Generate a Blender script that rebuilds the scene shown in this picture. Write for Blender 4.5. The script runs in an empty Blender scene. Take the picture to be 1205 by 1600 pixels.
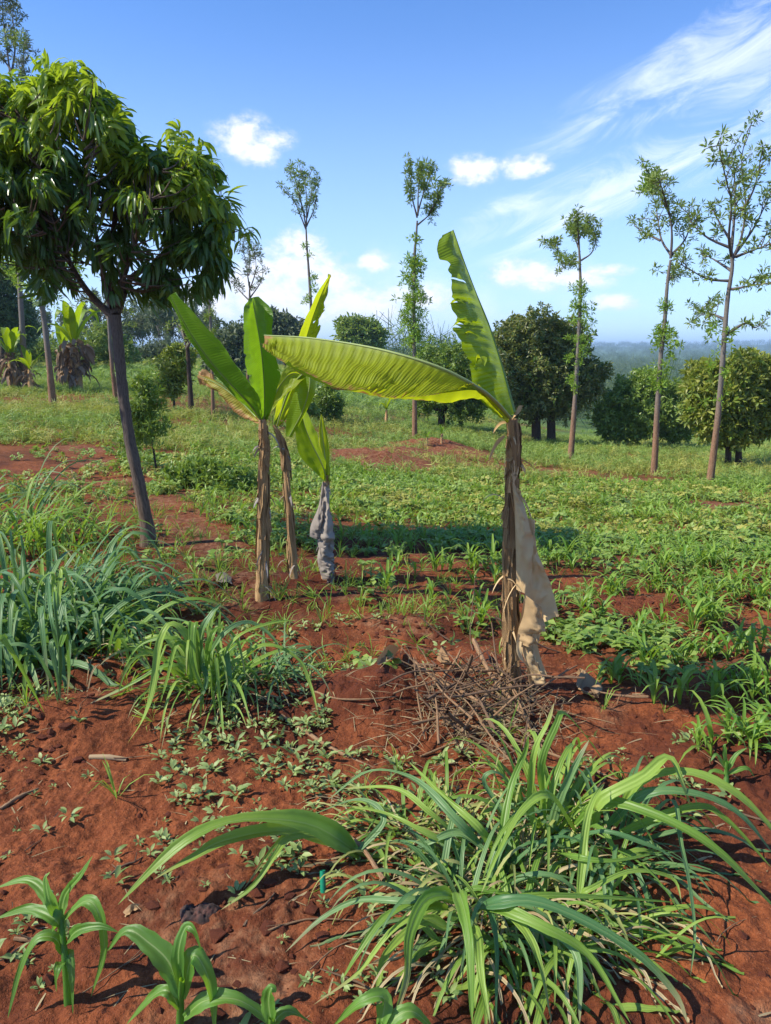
import bpy, math, numpy as np
from math import radians, sin, cos, tan, pi, atan2, asin, sqrt
from mathutils import Vector
R = np.random.default_rng(7)
S = bpy.context.scene
COL = S.collection

# ------------------------------------------------------------------ camera
CAMZ, PITCH, F = 1.6, radians(12.3), 1155.0
cam = bpy.data.cameras.new('camera'); camo = bpy.data.objects.new('camera', cam); COL.objects.link(camo)
cam.sensor_fit = 'VERTICAL'; cam.sensor_height = 36; cam.lens = F/1600*36
cam.clip_start = 0.05; cam.clip_end = 20000
camo.location = (0, 0, CAMZ); camo.rotation_euler = (pi/2-PITCH, 0, 0)
S.camera = camo
S.view_settings.view_transform = 'Standard'; S.view_settings.look = 'None'
S.view_settings.exposure = 0.62; S.view_settings.gamma = 1
SUN_EL = radians(44); SUN_AZ = radians(-103)          # azimuth from +Y towards +X
sdir = Vector((sin(SUN_AZ)*cos(SUN_EL), cos(SUN_AZ)*cos(SUN_EL), sin(SUN_EL)))
sl = bpy.data.lights.new('sun', 'SUN'); sl.energy = 4.7; sl.angle = radians(0.5); sl.color = (1.0, .93, .80)
slo = bpy.data.objects.new('sun', sl); COL.objects.link(slo); slo.rotation_euler = sdir.to_track_quat('Z', 'Y').to_euler()

def ray(px, py):
    a = (px-602.5)/F; b = -(py-800)/F
    return np.array([a, cos(PITCH)+b*sin(PITCH), -sin(PITCH)+b*cos(PITCH)])
def P3(px, py, d):                                     # the point at depth y = d
    r = ray(px, py); return np.array([0, 0, CAMZ])+r*(d/r[1])

# ------------------------------------------------------------------ world
W = bpy.data.worlds.new('World'); S.world = W; W.use_nodes = True
class NT:
    def __init__(s, nt): s.t = nt; s.n = nt.nodes; s.l = nt.links
    def node(s, typ, **kw):
        n = s.n.new(typ)
        for k, v in kw.items(): setattr(n, k, v)
        return n
    def put(s, inp, v):
        if isinstance(v, bpy.types.NodeSocket): s.l.new(v, inp)
        elif v is not None: inp.default_value = v
    def m(s, op, a, b=None, c=None, clamp=False):
        n = s.n.new('ShaderNodeMath'); n.operation = op; n.use_clamp = clamp
        s.put(n.inputs[0], a); s.put(n.inputs[1], b); s.put(n.inputs[2], c); return n.outputs[0]
    def rng(s, v, a, b, c=0., d=1., smooth=True):
        n = s.n.new('ShaderNodeMapRange'); n.interpolation_type = 'SMOOTHSTEP' if smooth else 'LINEAR'
        s.put(n.inputs['Value'], v); s.put(n.inputs['From Min'], a); s.put(n.inputs['From Max'], b)
        s.put(n.inputs['To Min'], c); s.put(n.inputs['To Max'], d); return n.outputs['Result']
    def mix(s, f, a, b):
        n = s.n.new('ShaderNodeMix'); n.data_type = 'RGBA'
        s.put(n.inputs[0], f)
        for i, v in ((6, a), (7, b)): s.put(n.inputs[i], (*v, 1) if isinstance(v, tuple) and len(v) == 3 else v)
        return n.outputs[2]
    def noise(s, vec, sc, det=4, rough=.55, dist=0):
        n = s.n.new('ShaderNodeTexNoise'); s.put(n.inputs['Vector'], vec); s.put(n.inputs['Scale'], sc)
        n.inputs['Detail'].default_value = det; n.inputs['Roughness'].default_value = rough; n.inputs['Distortion'].default_value = dist
        return n.outputs[0]
    def comb(s, x, y, z):
        n = s.n.new('ShaderNodeCombineXYZ')
        for i, v in enumerate((x, y, z)): s.put(n.inputs[i], v)
        return n.outputs[0]
    def sep(s, v):
        n = s.n.new('ShaderNodeSeparateXYZ'); s.put(n.inputs[0], v); return n.outputs

w = NT(W.node_tree); w.n.clear()
sky = w.node('ShaderNodeTexSky', sky_type='NISHITA'); sky.sun_disc = False
sky.sun_elevation = SUN_EL; sky.sun_rotation = SUN_AZ; sky.altitude = 1500; sky.air_density = 1.25; sky.dust_density = .35; sky.ozone_density = 2.2
tc = w.node('ShaderNodeTexCoord'); X, Y, Z = w.sep(tc.outputs['Generated'])
az = w.m('ARCTAN2', X, Y); el = w.m('ARCSINE', Z)
def azel(px, py):
    r = ray(px, py); r = r/np.linalg.norm(r); return atan2(r[0], r[1]), asin(r[2])
def ell(px, py, rx, ry, ang=0.):
    a, e = azel(px, py)
    dx = w.m('SUBTRACT', az, a); dy = w.m('SUBTRACT', el, e)
    if ang:
        c, s_ = cos(ang), sin(ang)
        dx, dy = (w.m('ADD', w.m('MULTIPLY', dx, c), w.m('MULTIPLY', dy, s_)), w.m('SUBTRACT', w.m('MULTIPLY', dy, c), w.m('MULTIPLY', dx, s_)))
    q = w.m('ADD', w.m('POWER', w.m('ABSOLUTE', w.m('MULTIPLY', dx, F/rx)), 2.), w.m('POWER', w.m('ABSOLUTE', w.m('MULTIPLY', dy, F/ry)), 2.))
    return w.m('SUBTRACT', 1., w.m('SQRT', q))
cv = w.comb(az, w.m('MULTIPLY', el, 1.5), 0.)
nz = w.noise(cv, 24, 8, .62, .3); nz2 = w.noise(cv, 70, 4, .6)
puff = None
for c in [(382,212,44,26),(420,216,34,15),(405,238,26,20),(738,264,36,19),(822,259,34,16),(585,409,24,15),(470,388,36,26),(455,420,80,34),
          (418,462,90,40),(560,478,110,26),(648,466,60,20),(815,428,50,20),(880,434,75,18),(945,424,40,10),(957,474,34,12),(520,440,40,16),(330,470,60,30)]:
    v = ell(*c); puff = v if puff is None else w.m('MAXIMUM', puff, v)
dens = w.m('ADD', puff, w.m('ADD', .12, w.m('MULTIPLY', w.m('SUBTRACT', nz, .5), 2.4)))
dens = w.m('ADD', dens, w.m('MULTIPLY', w.m('SUBTRACT', nz2, .5), 1.5))
cum = w.m('MULTIPLY', w.rng(dens, -.35, .95), w.rng(puff, -.5, .1))
wsp = w.m('MULTIPLY', w.rng(w.m('ADD', ell(520,500,520,110), w.m('MULTIPLY', w.m('SUBTRACT', w.noise(cv, 9, 5, .6), .5), 2.)), 0, 1.1), .45)
# thin cirrus, stretched along its own slope
ca = radians(21)
u_ = w.m('ADD', w.m('MULTIPLY', az, cos(ca)), w.m('MULTIPLY', el, sin(ca))); v_ = w.m('SUBTRACT', w.m('MULTIPLY', el, cos(ca)), w.m('MULTIPLY', az, sin(ca)))
cn = w.noise(w.comb(w.m('MULTIPLY', u_, 2.2), w.m('MULTIPLY', v_, 8.), 3.), 3.4, 8, .66, .9)
cir = None
for c, a in [((1090,100,250,60), .42), ((1010,265,330,58), .36), ((830,318,110,22), .2), ((1160,150,160,60), .4)]:
    v = ell(*c, a); cir = v if cir is None else w.m('MAXIMUM', cir, v)
cirm = w.m('MULTIPLY', w.rng(w.m('ADD', w.m('MULTIPLY', cir, .55), w.m('MULTIPLY', w.m('SUBTRACT', cn, .5), 2.6)), -.1, 1.0), w.rng(cir, -.25, .5))
lowhaze = w.m('MULTIPLY', w.rng(el, .42, -.02), .5)
cloudc = w.mix(w.rng(w.m('ADD', nz, w.m('MULTIPLY', puff, .25)), .38, .72), (5.3, 5.6, 6.5), (7.0, 6.95, 7.3))
base = w.mix(lowhaze, sky.outputs[0], (8.6, 7.4, 7.0))
tint = w.node('ShaderNodeMix', data_type='RGBA', blend_type='MULTIPLY'); tint.inputs[0].default_value = 1
w.put(tint.inputs[6], base); tint.inputs[7].default_value = (.56, .83, 1.22, 1)
c1 = w.mix(w.m('MULTIPLY', cirm, .7), tint.outputs[2], (6.6, 7.1, 8.0))
c1 = w.mix(wsp, c1, (6.6, 7.0, 8.0))
c2 = w.mix(w.m('MULTIPLY', cum, .9), c1, cloudc)
bg = w.node('ShaderNodeBackground'); w.put(bg.inputs[0], c2); bg.inputs[1].default_value = .122
w.l.new(bg.outputs[0], w.node('ShaderNodeOutputWorld').inputs[0])

# ------------------------------------------------------------------ noise + terrain
def h2(ix, iy, s):
    v = np.sin(ix*127.1+iy*311.7+s*74.7)*43758.5453; return v-np.floor(v)
def vn(x, y, s=0.):
    ix, iy = np.floor(x), np.floor(y); fx, fy = x-ix, y-iy
    fx = fx*fx*(3-2*fx); fy = fy*fy*(3-2*fy)
    return (h2(ix,iy,s)*(1-fx)+h2(ix+1,iy,s)*fx)*(1-fy)+(h2(ix,iy+1,s)*(1-fx)+h2(ix+1,iy+1,s)*fx)*fy
def fbm(x, y, o=4, s=0.):
    t = 0; a = .5
    for i in range(o): t = t+a*(vn(x, y, s+i)*2-1); x = x*2.03+5.2; y = y*2.03+1.7; a *= .5
    return t
DR = np.array([0,3,5,10,15,25,33,45,60,90,150,300,600,1200,2500,4500.])
UC = np.array([-.6,-.26,0,.26,.6])
ZT = np.array([[0,0,0,0,.05,.2,.35,.7,.9,0,-4,-8,-8,-5,6,0],
               [0,0,0,-.1,-.15,-.1,.05,.4,.75,0,-5,-8,-8,-5,6,0],
               [0,0,-.02,-.4,-.75,-1.1,-1.3,-.95,-.5,-.8,-5,-10,-10,-6,8,0],
               [0,0,-.05,-.5,-.95,-1.7,-2.3,-3.,-5,-9,-14,-15,-13,-8,13,0],
               [0,0,-.08,-.55,-1.05,-1.9,-2.6,-3.6,-6,-10,-15,-15,-13,-8,13,0.]])
LD = np.linspace(0, math.log(4501), 500); UU = np.linspace(-.7, .7, 141)
_t = np.array([np.interp(np.exp(LD)-1, DR, z) for z in ZT])
T2 = np.array([np.interp(UU, UC, _t[:, j]) for j in range(500)]).T
k = np.exp(-np.linspace(-2, 2, 25)**2); k /= k.sum()
T2 = np.apply_along_axis(lambda a: np.convolve(np.pad(a, 12, 'edge'), k, 'valid'), 0, T2)
T2 = np.apply_along_axis(lambda a: np.convolve(np.pad(a, 12, 'edge'), k, 'valid'), 1, T2)
MOUNDS = []                                            # x, y, rx, ry, h
def H0(x, y):
    x = np.asarray(x, float); y = np.asarray(y, float)
    yy = np.clip(y, 0, 4499); u = np.clip(x/np.maximum(yy, 3.), -.699, .699)
    a = np.log(yy+1)/LD[-1]*499; a = np.clip(a, 0, 498.99); b = (u+.7)/1.4*140; b = np.clip(b, 0, 139.99)
    i, j = np.floor(a).astype(int), np.floor(b).astype(int); fa, fb = a-i, b-j
    return (T2[j,i]*(1-fa)+T2[j,i+1]*fa)*(1-fb)+(T2[j+1,i]*(1-fa)+T2[j+1,i+1]*fa)*fb
def H(x, y):
    x = np.asarray(x, float); y = np.asarray(y, float)
    z = H0(x, y)
    near = np.clip((30-y)/20, 0, 1)
    z = z+near*(.05*fbm(x*1.1+3, y*1.4, 3, 5)+.018*fbm(x*4, y*5, 2, 9))
    r = (y*.95-x*.32)/.62                              # ridged rows
    z = z+np.clip((9-y)/4, 0, 1)*np.clip((y-2.3)/.8, 0, 1)*.025*np.sin(r*2*pi+fbm(x, y, 2)*3)
    for (mx, my, rx, ry, hh) in MOUNDS:
        q = ((x-mx)/rx)**2+((y-my)/ry)**2
        z = z+hh*np.exp(-q)*(1+.35*fbm(x*7, y*7, 2, 3))
    far = np.clip((y-80)/300, 0, 1)
    z = z+far*(3.5*fbm(x/170., y/220., 3, 2))+np.clip((y-1200)/1200, 0, 1)*np.clip((4300-y)/800, 0, 1)*(16*fbm(x/700., y/900., 3, 4)+5)
    return z
YS = np.concatenate([np.arange(1, 12, .01), np.geomspace(12, 4000, 1500)])
def G(px, py):
    r = ray(px, py); x = r[0]/r[1]*YS; z = CAMZ+r[2]/r[1]*YS
    hit = np.nonzero(z <= H(x, YS))[0]
    i = hit[0] if len(hit) else len(YS)-1
    return np.array([x[i], YS[i], float(H(x[i], YS[i]))])
def PH(px, py, h):                                     # the point of this sight line h above the ground
    r = ray(px, py); x = r[0]/r[1]*YS; z = CAMZ+r[2]/r[1]*YS
    hit = np.nonzero(z <= H(x, YS)+h)[0]; i = hit[0] if len(hit) else len(YS)-1
    return np.array([x[i], YS[i], z[i]])
def proj(x, y, z):
    dz = z-CAMZ; c = y*cos(PITCH)-dz*sin(PITCH); v = y*sin(PITCH)+dz*cos(PITCH)
    return 602.5+F*x/c, 800-F*v/c
for px, py, rx, ry, hh in [(595,1118,.26,.2,.2),(250,1120,.8,.25,.06),(700,1180,.3,.2,-.05),(590,722,1.1,.5,.26),(680,702,1.1,.6,.3),(640,712,.9,.5,.2),(735,697,.7,.4,.18),
                           (330,1390,.5,.12,.03),(1150,1170,.35,.2,.05),(800,1075,.25,.2,.05)]:
    g = G(px, py); MOUNDS.append((g[0], g[1], rx, ry, hh))

# ------------------------------------------------------------------ mesh building
class MB:
    def __init__(s): s.V = []; s.Fc = []; s.A = []; s.n = 0; s.MI = []
    def add(s, V, Fs, A=None, mi=0):
        V = np.asarray(V, float).reshape(-1, 3); Fs = np.asarray(Fs, int)
        if A is None: A = np.zeros_like(V)
        s.V.append(V); s.A.append(np.asarray(A, float).reshape(-1, 3)); s.Fc.append(Fs+s.n); s.n += len(V); s.MI.append(np.full(len(Fs), mi))
        return s
    def build(s, name, mats, parent=None, smooth=True, origin=None):
        V = np.concatenate(s.V); A = np.concatenate(s.A)
        if origin is not None: V = V-np.asarray(origin)
        me = bpy.data.meshes.new(name)
        nl = sum(f.size for f in s.Fc); nf = sum(len(f) for f in s.Fc)
        me.vertices.add(len(V)); me.vertices.foreach_set('co', V.astype(np.float32).ravel())
        me.loops.add(nl); me.loops.foreach_set('vertex_index', np.concatenate([f.ravel() for f in s.Fc]).astype(np.int32))
        st = np.concatenate([np.full(len(f), f.shape[1]) for f in s.Fc]); st = np.concatenate([[0], np.cumsum(st)[:-1]])
        me.polygons.add(nf); me.polygons.foreach_set('loop_start', st.astype(np.int32))
        me.polygons.foreach_set('use_smooth', np.full(nf, smooth)); me.polygons.foreach_set('material_index', np.concatenate(s.MI).astype(np.int32))
        at = me.attributes.new('lp', 'FLOAT_VECTOR', 'POINT'); at.data.foreach_set('vector', A.astype(np.float32).ravel())
        me.update(calc_edges=True)
        for mt in (mats if isinstance(mats, (list, tuple)) else [mats]): me.materials.append(mt)
        o = bpy.data.objects.new(name, me); COL.objects.link(o)
        if parent is not None: o.parent = parent
        if origin is not None and parent is None: o.location = origin
        return o
def nrm(v): return v/np.maximum(np.linalg.norm(v, axis=-1, keepdims=True), 1e-9)
def tag(o, label=None, cat=None, group=None, kind=None):
    for kk, v in (('label', label), ('category', cat), ('group', group), ('kind', kind)):
        if v: o[kk] = v
    return o
def empty(name, loc, label, cat, group=None):
    o = bpy.data.objects.new(name, None); COL.objects.link(o); o.location = tuple(loc); o.empty_display_size = .2
    return tag(o, label, cat, group)
def prof(kind, t):
    if kind == 'grass': return np.minimum(1, .45+t*4)*np.power(np.clip(1-t, 0, 1), .55)
    if kind == 'maize': return np.minimum(1, .35+t*3.2)*np.power(np.clip(1-t**1.6, 0, 1), .8)
    if kind == 'lance': return np.power(np.clip(np.sin(pi*np.clip(t, .015, .995)), 0, 1), .85)
    if kind == 'ovate': return np.power(np.clip(np.sin(pi*np.power(np.clip(t, .004, .996), .72)), 0, 1), .7)
    return np.ones_like(t)
def blades(P, D, L, Wd, droop, k=5, fold=.25, kind='grass', roll=0., rnd=None, power=1.3):
    P = np.atleast_2d(P); N = len(P); D = nrm(np.broadcast_to(D, (N, 3)))
    bc = lambda a: np.broadcast_to(np.asarray(a, float), (N,)).copy()
    L, Wd, droop, roll = bc(L), bc(Wd), bc(droop), bc(roll)
    rnd = R.random(N) if rnd is None else bc(rnd)
    t = np.linspace(0, 1, k+1); pos = [P]; dirs = []
    for i in range(k+1):
        d = nrm(D+np.array([0, 0, -1])*(droop*t[i]**power)[:, None]); dirs.append(d)
        if i < k: pos.append(pos[-1]+d*(L/k)[:, None])
    pos = np.stack(pos, 1); dirs = np.stack(dirs, 1)
    s0 = np.cross(D, [0, 0, 1.]); bad = np.linalg.norm(s0, axis=1) < .15
    if bad.any():
        aa = R.random(bad.sum())*2*pi; s0[bad] = np.stack([np.cos(aa), np.sin(aa), 0*aa], 1)
    s0 = nrm(s0)[:, None, :]; s0 = nrm(s0-dirs*(s0*dirs).sum(-1, keepdims=True)); nn = np.cross(s0, dirs)
    rr = roll[:, None, None]; s = s0*np.cos(rr)+nn*np.sin(rr); nn = np.cross(s, dirs)
    wd = (Wd[:, None]*prof(kind, t)[None]*.5)[..., None]+1e-4
    V = np.stack([pos-s*wd+nn*wd*fold, pos, pos+s*wd+nn*wd*fold], 2)
    A = np.zeros_like(V); A[..., 0] = np.array([-1, 0, 1.]); A[..., 1] = t[None, :, None]; A[..., 2] = rnd[:, None, None]
    b = (np.arange(N)*(k+1)*3)[:, None, None]+(np.arange(k)*3)[None, :, None]+np.arange(2)[None, None]
    Fc = np.stack([b, b+1, b+4, b+3], -1).reshape(-1, 4)
    return V.reshape(-1, 3), Fc, A.reshape(-1, 3)
def cr(pts, n):                                        # smooth curve through points
    p = np.asarray(pts, float)
    if len(p) == 2: t = np.linspace(0, 1, n)[:, None]; return p[0]*(1-t)+p[1]*t
    q = np.vstack([2*p[0]-p[1], p, 2*p[-1]-p[-2]]); s = np.linspace(0, len(p)-1, n); i = np.minimum(s.astype(int), len(p)-2); f = (s-i)[:, None]
    a, b, c, d = q[i], q[i+1], q[i+2], q[i+3]
    return .5*(2*b+(c-a)*f+(2*a-5*b+4*c-d)*f*f+(3*b-a-3*c+d)*f**3)
def ribbon(pts, wd, kind='grass', fold=.3, roll=0., rnd=None, n=18, nref=(0, -.45, 1)):
    c = cr(pts, n); T = nrm(np.gradient(c, axis=0)); t = np.linspace(0, 1, n)
    s = nrm(np.cross(T, np.asarray(nref, float))); nn = np.cross(s, T)
    rl = (roll*t+.25*np.sin(t*5+R.random()*6))[:, None]
    s, nn = s*np.cos(rl)+nn*np.sin(rl), nn*np.cos(rl)-s*np.sin(rl)
    wv = (wd*.5*prof(kind, t)*(1+.06*np.sin(t*40)))[:, None]+1e-4
    w1_, w2_ = [(fold*(1+.9*np.sin(t*n*.55*(.8+.4*R.random())+R.random()*6)))[:, None] for _ in range(2)]
    V = np.stack([c-s*wv+nn*wv*w1_, c-s*wv*.5+nn*wv*fold*.6, c, c+s*wv*.5+nn*wv*fold*.6, c+s*wv+nn*wv*w2_], 1)
    A = np.zeros_like(V); A[..., 0] = np.array([-1, -.5, 0, .5, 1]); A[..., 1] = t[:, None]; A[..., 2] = R.random() if rnd is None else rnd
    b = (np.arange(n-1)*5)[:, None]+np.arange(4)[None]; Fc = np.stack([b, b+1, b+6, b+5], -1).reshape(-1, 4)
    return V.reshape(-1, 3), Fc, A.reshape(-1, 3)
def tube(pts, rad, seg=10, n=None, rough=.06, rnd=None, closed=True):
    n = n or max(6, len(pts)*4); c = cr(pts, n); r = np.interp(np.linspace(0, 1, n), np.linspace(0, 1, len(rad)), rad)
    T = nrm(np.gradient(c, axis=0)); ref = np.array([.13, .99, .05]) if abs(T[0][2]) > .5 else np.array([0, 0, 1.])
    s = nrm(np.cross(T, ref)); q = np.cross(T, s); a = np.arange(seg)/seg*2*pi
    sd = R.random()*50; rr = 1+rough*2*(vn(a[None]*1.3+sd, np.arange(n)[:, None]*.8, 1)-.5)
    rr[:, -1] = (rr[:, 0]+rr[:, -2])/2
    V = c[:, None]+(s[:, None]*np.cos(a)[None, :, None]+q[:, None]*np.sin(a)[None, :, None])*(r[:, None]*rr)[..., None]
    A = np.zeros_like(V); A[..., 0] = a/(2*pi); ln = np.concatenate([[0], np.cumsum(np.linalg.norm(np.diff(c, axis=0), axis=1))]); A[..., 1] = ln[:, None]; A[..., 2] = R.random() if rnd is None else rnd
    i = np.arange(n-1)[:, None]*seg; j = np.arange(seg)[None]; j2 = (j+1) % seg
    Fc = np.stack([i+j, i+j2, i+seg+j2, i+seg+j], -1).reshape(-1, 4)
    V = V.reshape(-1, 3); A = A.reshape(-1, 3)
    return V, Fc, A
def join(parts):
    m = MB()
    for p in parts: m.add(*p)
    return np.concatenate(m.V), np.concatenate(m.Fc), np.concatenate(m.A)
def inst(tp, P, rz, sc, tilt=None, ntint=None):        # many copies of one small piece in a single mesh
    V, Fc, A = tp; N = len(P); sc = np.broadcast_to(sc, (N,)); c, s = np.cos(rz), np.sin(rz)
    v = np.broadcast_to(V, (N,)+V.shape)*sc[:, None, None]
    if tilt is not None:                                # tilt about x then rotate z
        ct, st = np.cos(tilt)[:, None], np.sin(tilt)[:, None]; v = np.stack([v[..., 0], v[..., 1]*ct-v[..., 2]*st, v[..., 1]*st+v[..., 2]*ct], -1)
    v = np.stack([v[..., 0]*c[:, None]-v[..., 1]*s[:, None], v[..., 0]*s[:, None]+v[..., 1]*c[:, None], v[..., 2]], -1)+P[:, None, :]
    a = np.broadcast_to(A, v.shape).copy(); rn = R.random(N) if ntint is None else ntint
    a[..., 2] = (a[..., 2]*.5+rn[:, None]*.5)
    f = Fc[None]+(np.arange(N)*len(V))[:, None, None]
    return v.reshape(-1, 3), f.reshape(-1, Fc.shape[1]), a.reshape(-1, 3)
def randdir(n, up=0.):
    v = R.normal(size=(n, 3)); v = nrm(v); v[:, 2] += up; return nrm(v)

# ------------------------------------------------------------------ materials
def newmat(name):
    mt = bpy.data.materials.new(name); mt.use_nodes = True; t = NT(mt.node_tree); t.n.clear()
    return mt, t, t.node('ShaderNodeOutputMaterial')
def lp(t):
    a = t.node('ShaderNodeAttribute'); a.attribute_name = 'lp'; return t.sep(a.outputs['Vector'])
def leafmat(name, A, B, tr, trf=.4, rough=.45, stripes=0, across=0, acs=.22, brown=None, mid=.25, spec=.4, dry=0.):
    mt, t, out = newmat(name); u, v, r = lp(t)
    geo = t.node('ShaderNodeNewGeometry')
    oi = t.node('ShaderNodeObjectInfo')
    r2 = t.m('FRACT', t.m('ADD', t.m('MULTIPLY', r, 1.), t.m('MULTIPLY', oi.outputs['Random'], .37)))
    nf = t.noise(geo.outputs['Position'], 9, 3)
    col = t.mix(t.rng(t.m('ADD', t.m('MULTIPLY', r2, .75), t.m('MULTIPLY', nf, .5)), .2, 1.0), A, B)
    au = t.m('ABSOLUTE', u)
    bump = None
    if stripes:                                        # veins along the blade
        wv = t.m('SINE', t.m('MULTIPLY', u, stripes)); col = t.mix(t.rng(wv, -1, 1, 0, .1), col, tuple(min(1, c*1.7+.02) for c in B)); bump = wv
    if across:                                         # veins leaving the midrib
        wv = t.m('SINE', t.m('MULTIPLY', t.m('ADD', v, t.m('MULTIPLY', au, .03)), across)); col = t.mix(t.rng(wv, -1, 1, 0, acs), col, tuple(c*.45 for c in A)); bump = wv
    if mid: col = t.mix(t.rng(au, .1, .02, 0, mid), col, (.42, .5, .2))
    trc = t.mix(t.rng(r2, 0, 1), tr, tuple(c*.8 for c in tr))
    if brown:
        e0, amt = brown
        en = t.noise(t.comb(t.m('MULTIPLY', u, 2.), t.m('MULTIPLY', v, 12.), r), 2.2, 5, .65)
        bm = t.rng(t.m('ADD', t.m('MAXIMUM', t.m('MULTIPLY', au, .92), t.m('MULTIPLY', t.m('POWER', v, 5.), .95)), t.m('MULTIPLY', t.m('SUBTRACT', en, .5), .9)), e0, e0+.14)
        bm = t.m('MULTIPLY', bm, amt); bc = t.mix(t.noise(geo.outputs['Position'], 30), (.3, .12, .03), (.55, .34, .12))
        col = t.mix(bm, col, bc); trc = t.mix(bm, trc, (.45, .2, .05))
    if dry:
        dm = t.m('MULTIPLY', t.rng(t.m('ADD', v, t.m('MULTIPLY', r, .5)), 1.15, 1.38), dry); col = t.mix(dm, col, (.36, .27, .15))
    b = t.node('ShaderNodeBsdfPrincipled'); t.put(b.inputs['Base Color'], col); b.inputs['Roughness'].default_value = rough
    b.inputs['Specular IOR Level'].default_value = spec
    bn = t.node('ShaderNodeBump'); bn.inputs['Strength'].default_value = .25; bn.inputs['Distance'].default_value = .004
    t.put(bn.inputs['Height'], bump if bump is not None else t.noise(geo.outputs['Position'], 60, 2)); t.l.new(bn.outputs[0], b.inputs['Normal'])
    tl = t.node('ShaderNodeBsdfTranslucent'); t.put(tl.inputs[0], trc)
    ms = t.node('ShaderNodeMixShader'); ms.inputs[0].default_value = trf; t.l.new(b.outputs[0], ms.inputs[1]); t.l.new(tl.outputs[0], ms.inputs[2])
    t.l.new(ms.outputs[0], out.inputs[0]); return mt
def barkmat(name, A, B, C=None, h0=0., h1=1., su=14., sv=5., bump=.6, rough=.85):
    mt, t, out = newmat(name); u, v, r = lp(t)
    an = t.m('MULTIPLY', u, 2*pi); vec = t.comb(t.m('MULTIPLY', t.m('COSINE', an), su*.16), t.m('MULTIPLY', t.m('SINE', an), su*.16), t.m('MULTIPLY', v, sv))
    n1 = t.noise(vec, 2.2, 6, .65); n2 = t.noise(vec, 8, 4, .6)
    col = t.mix(t.rng(n1, .3, .7), A, B)
    if C:
        col = t.mix(t.rng(t.m('ADD', v, t.m('MULTIPLY', t.m('SUBTRACT', n1, .5), (h1-h0)*.8)), h0, h1), col, C)
    col = t.mix(t.rng(n2, .55, .35, 0, .7), col, tuple(c*.35 for c in A))
    b = t.node('ShaderNodeBsdfPrincipled'); t.put(b.inputs['Base Color'], col); b.inputs['Roughness'].default_value = rough; b.inputs['Specular IOR Level'].default_value = .2
    bn = t.node('ShaderNodeBump'); bn.inputs['Strength'].default_value = bump; bn.inputs['Distance'].default_value = .01
    t.put(bn.inputs['Height'], t.m('ADD', n1, t.m('MULTIPLY', n2, .6))); t.l.new(bn.outputs[0], b.inputs['Normal'])
    t.l.new(b.outputs[0], out.inputs[0]); return mt

def groundmat():
    mt, t, out = newmat('red_soil'); u, v, r = lp(t)   # u: green cover far off, v: litter, r: dampness and painted shade
    geo = t.node('ShaderNodeNewGeometry'); P = geo.outputs['Position']
    n1 = t.noise(P, 1.6, 5, .6); n2 = t.noise(P, 14, 6, .65); n3 = t.noise(P, 75, 4, .7)
    col = t.mix(t.rng(n1, .35, .68), (.08, .0235, .0105), (.2, .056, .021))
    col = t.mix(t.rng(n2, .3, .75), col, (.3, .092, .033))
    col = t.mix(t.rng(n3, .62, .3, 0, .55), col, (.075, .019, .009))
    col = t.mix(t.m('MULTIPLY', t.rng(t.noise(P, 130, 2), .62, .72), .5), col, (.4, .17, .09))
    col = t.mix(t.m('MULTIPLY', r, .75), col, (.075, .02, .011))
    lit = t.mix(t.rng(t.noise(P, 22, 4), .35, .65), (.12, .055, .03), (.34, .2, .11))
    col = t.mix(t.m('MULTIPLY', v, t.rng(n2, .35, .6)), col, lit)
    gn = t.noise(P, 3.5, 6, .65); gn2 = t.noise(P, .25, 3)
    gc = t.mix(t.rng(gn, .3, .7), (.035, .085, .016), (.1, .18, .04)); gc = t.mix(t.rng(gn2, .4, .65, 0, .6), gc, (.16, .19, .05))
    col = t.mix(u, col, gc)
    b = t.node('ShaderNodeBsdfPrincipled'); t.put(b.inputs['Base Color'], col); b.inputs['Roughness'].default_value = .93; b.inputs['Specular IOR Level'].default_value = .12
    bn = t.node('ShaderNodeBump'); bn.inputs['Strength'].default_value = 1.; bn.inputs['Distance'].default_value = .02
    t.put(bn.inputs['Height'], t.m('ADD', t.m('MULTIPLY', n3, .5), n2)); t.l.new(bn.outputs[0], b.inputs['Normal'])
    t.l.new(b.outputs[0], out.inputs[0]); return mt

M = {}
M['soil'] = groundmat()
M['clod'] = barkmat('soil_clod', (.12, .032, .015), (.22, .064, .03), su=8, sv=9, bump=.8)
M['banana'] = leafmat('banana_leaf_green', (.07, .17, .008), (.14, .27, .014), (.3, .55, .015), .45, .38, across=420, brown=(1.03, .9), spec=.5)
M['banana_y'] = leafmat('banana_leaf_yellow_green', (.2, .29, .012), (.3, .38, .02), (.62, .72, .02), .5, .4, across=300, brown=(.93, 1.), spec=.4)
M['banana_b'] = leafmat('banana_leaf_dying', (.3, .28, .02), (.42, .36, .05), (.55, .5, .03), .4, .5, across=260, brown=(.5, 1.))
M['dryleaf'] = leafmat('dry_banana_leaf_tan', (.5, .33, .16), (.68, .5, .27), (.55, .32, .13), .22, .8, mid=0, spec=.15)
M['greyleaf'] = leafmat('dry_banana_leaf_grey', (.24, .2, .165), (.38, .33, .28), (.25, .2, .15), .12, .8, mid=0, spec=.15)
M['bstem'] = barkmat('banana_stem', (.38, .2, .08), (.74, .5, .25), (.42, .31, .2), 1.1, 1.7, su=34, sv=1.6, bump=.9)
M['bpetiole'] = leafmat('banana_petiole', (.16, .26, .05), (.3, .36, .12), (.2, .3, .05), .1, .5, stripes=14, mid=0)
M['mangobark'] = barkmat('mango_bark', (.1, .068, .045), (.21, .145, .1), (.13, .1, .08), .3, 1., su=8, sv=3)
M['mango'] = leafmat('mango_leaf', (.028, .075, .016), (.07, .13, .025), (.2, .36, .02), .3, .3, mid=.35, spec=.4)
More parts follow.
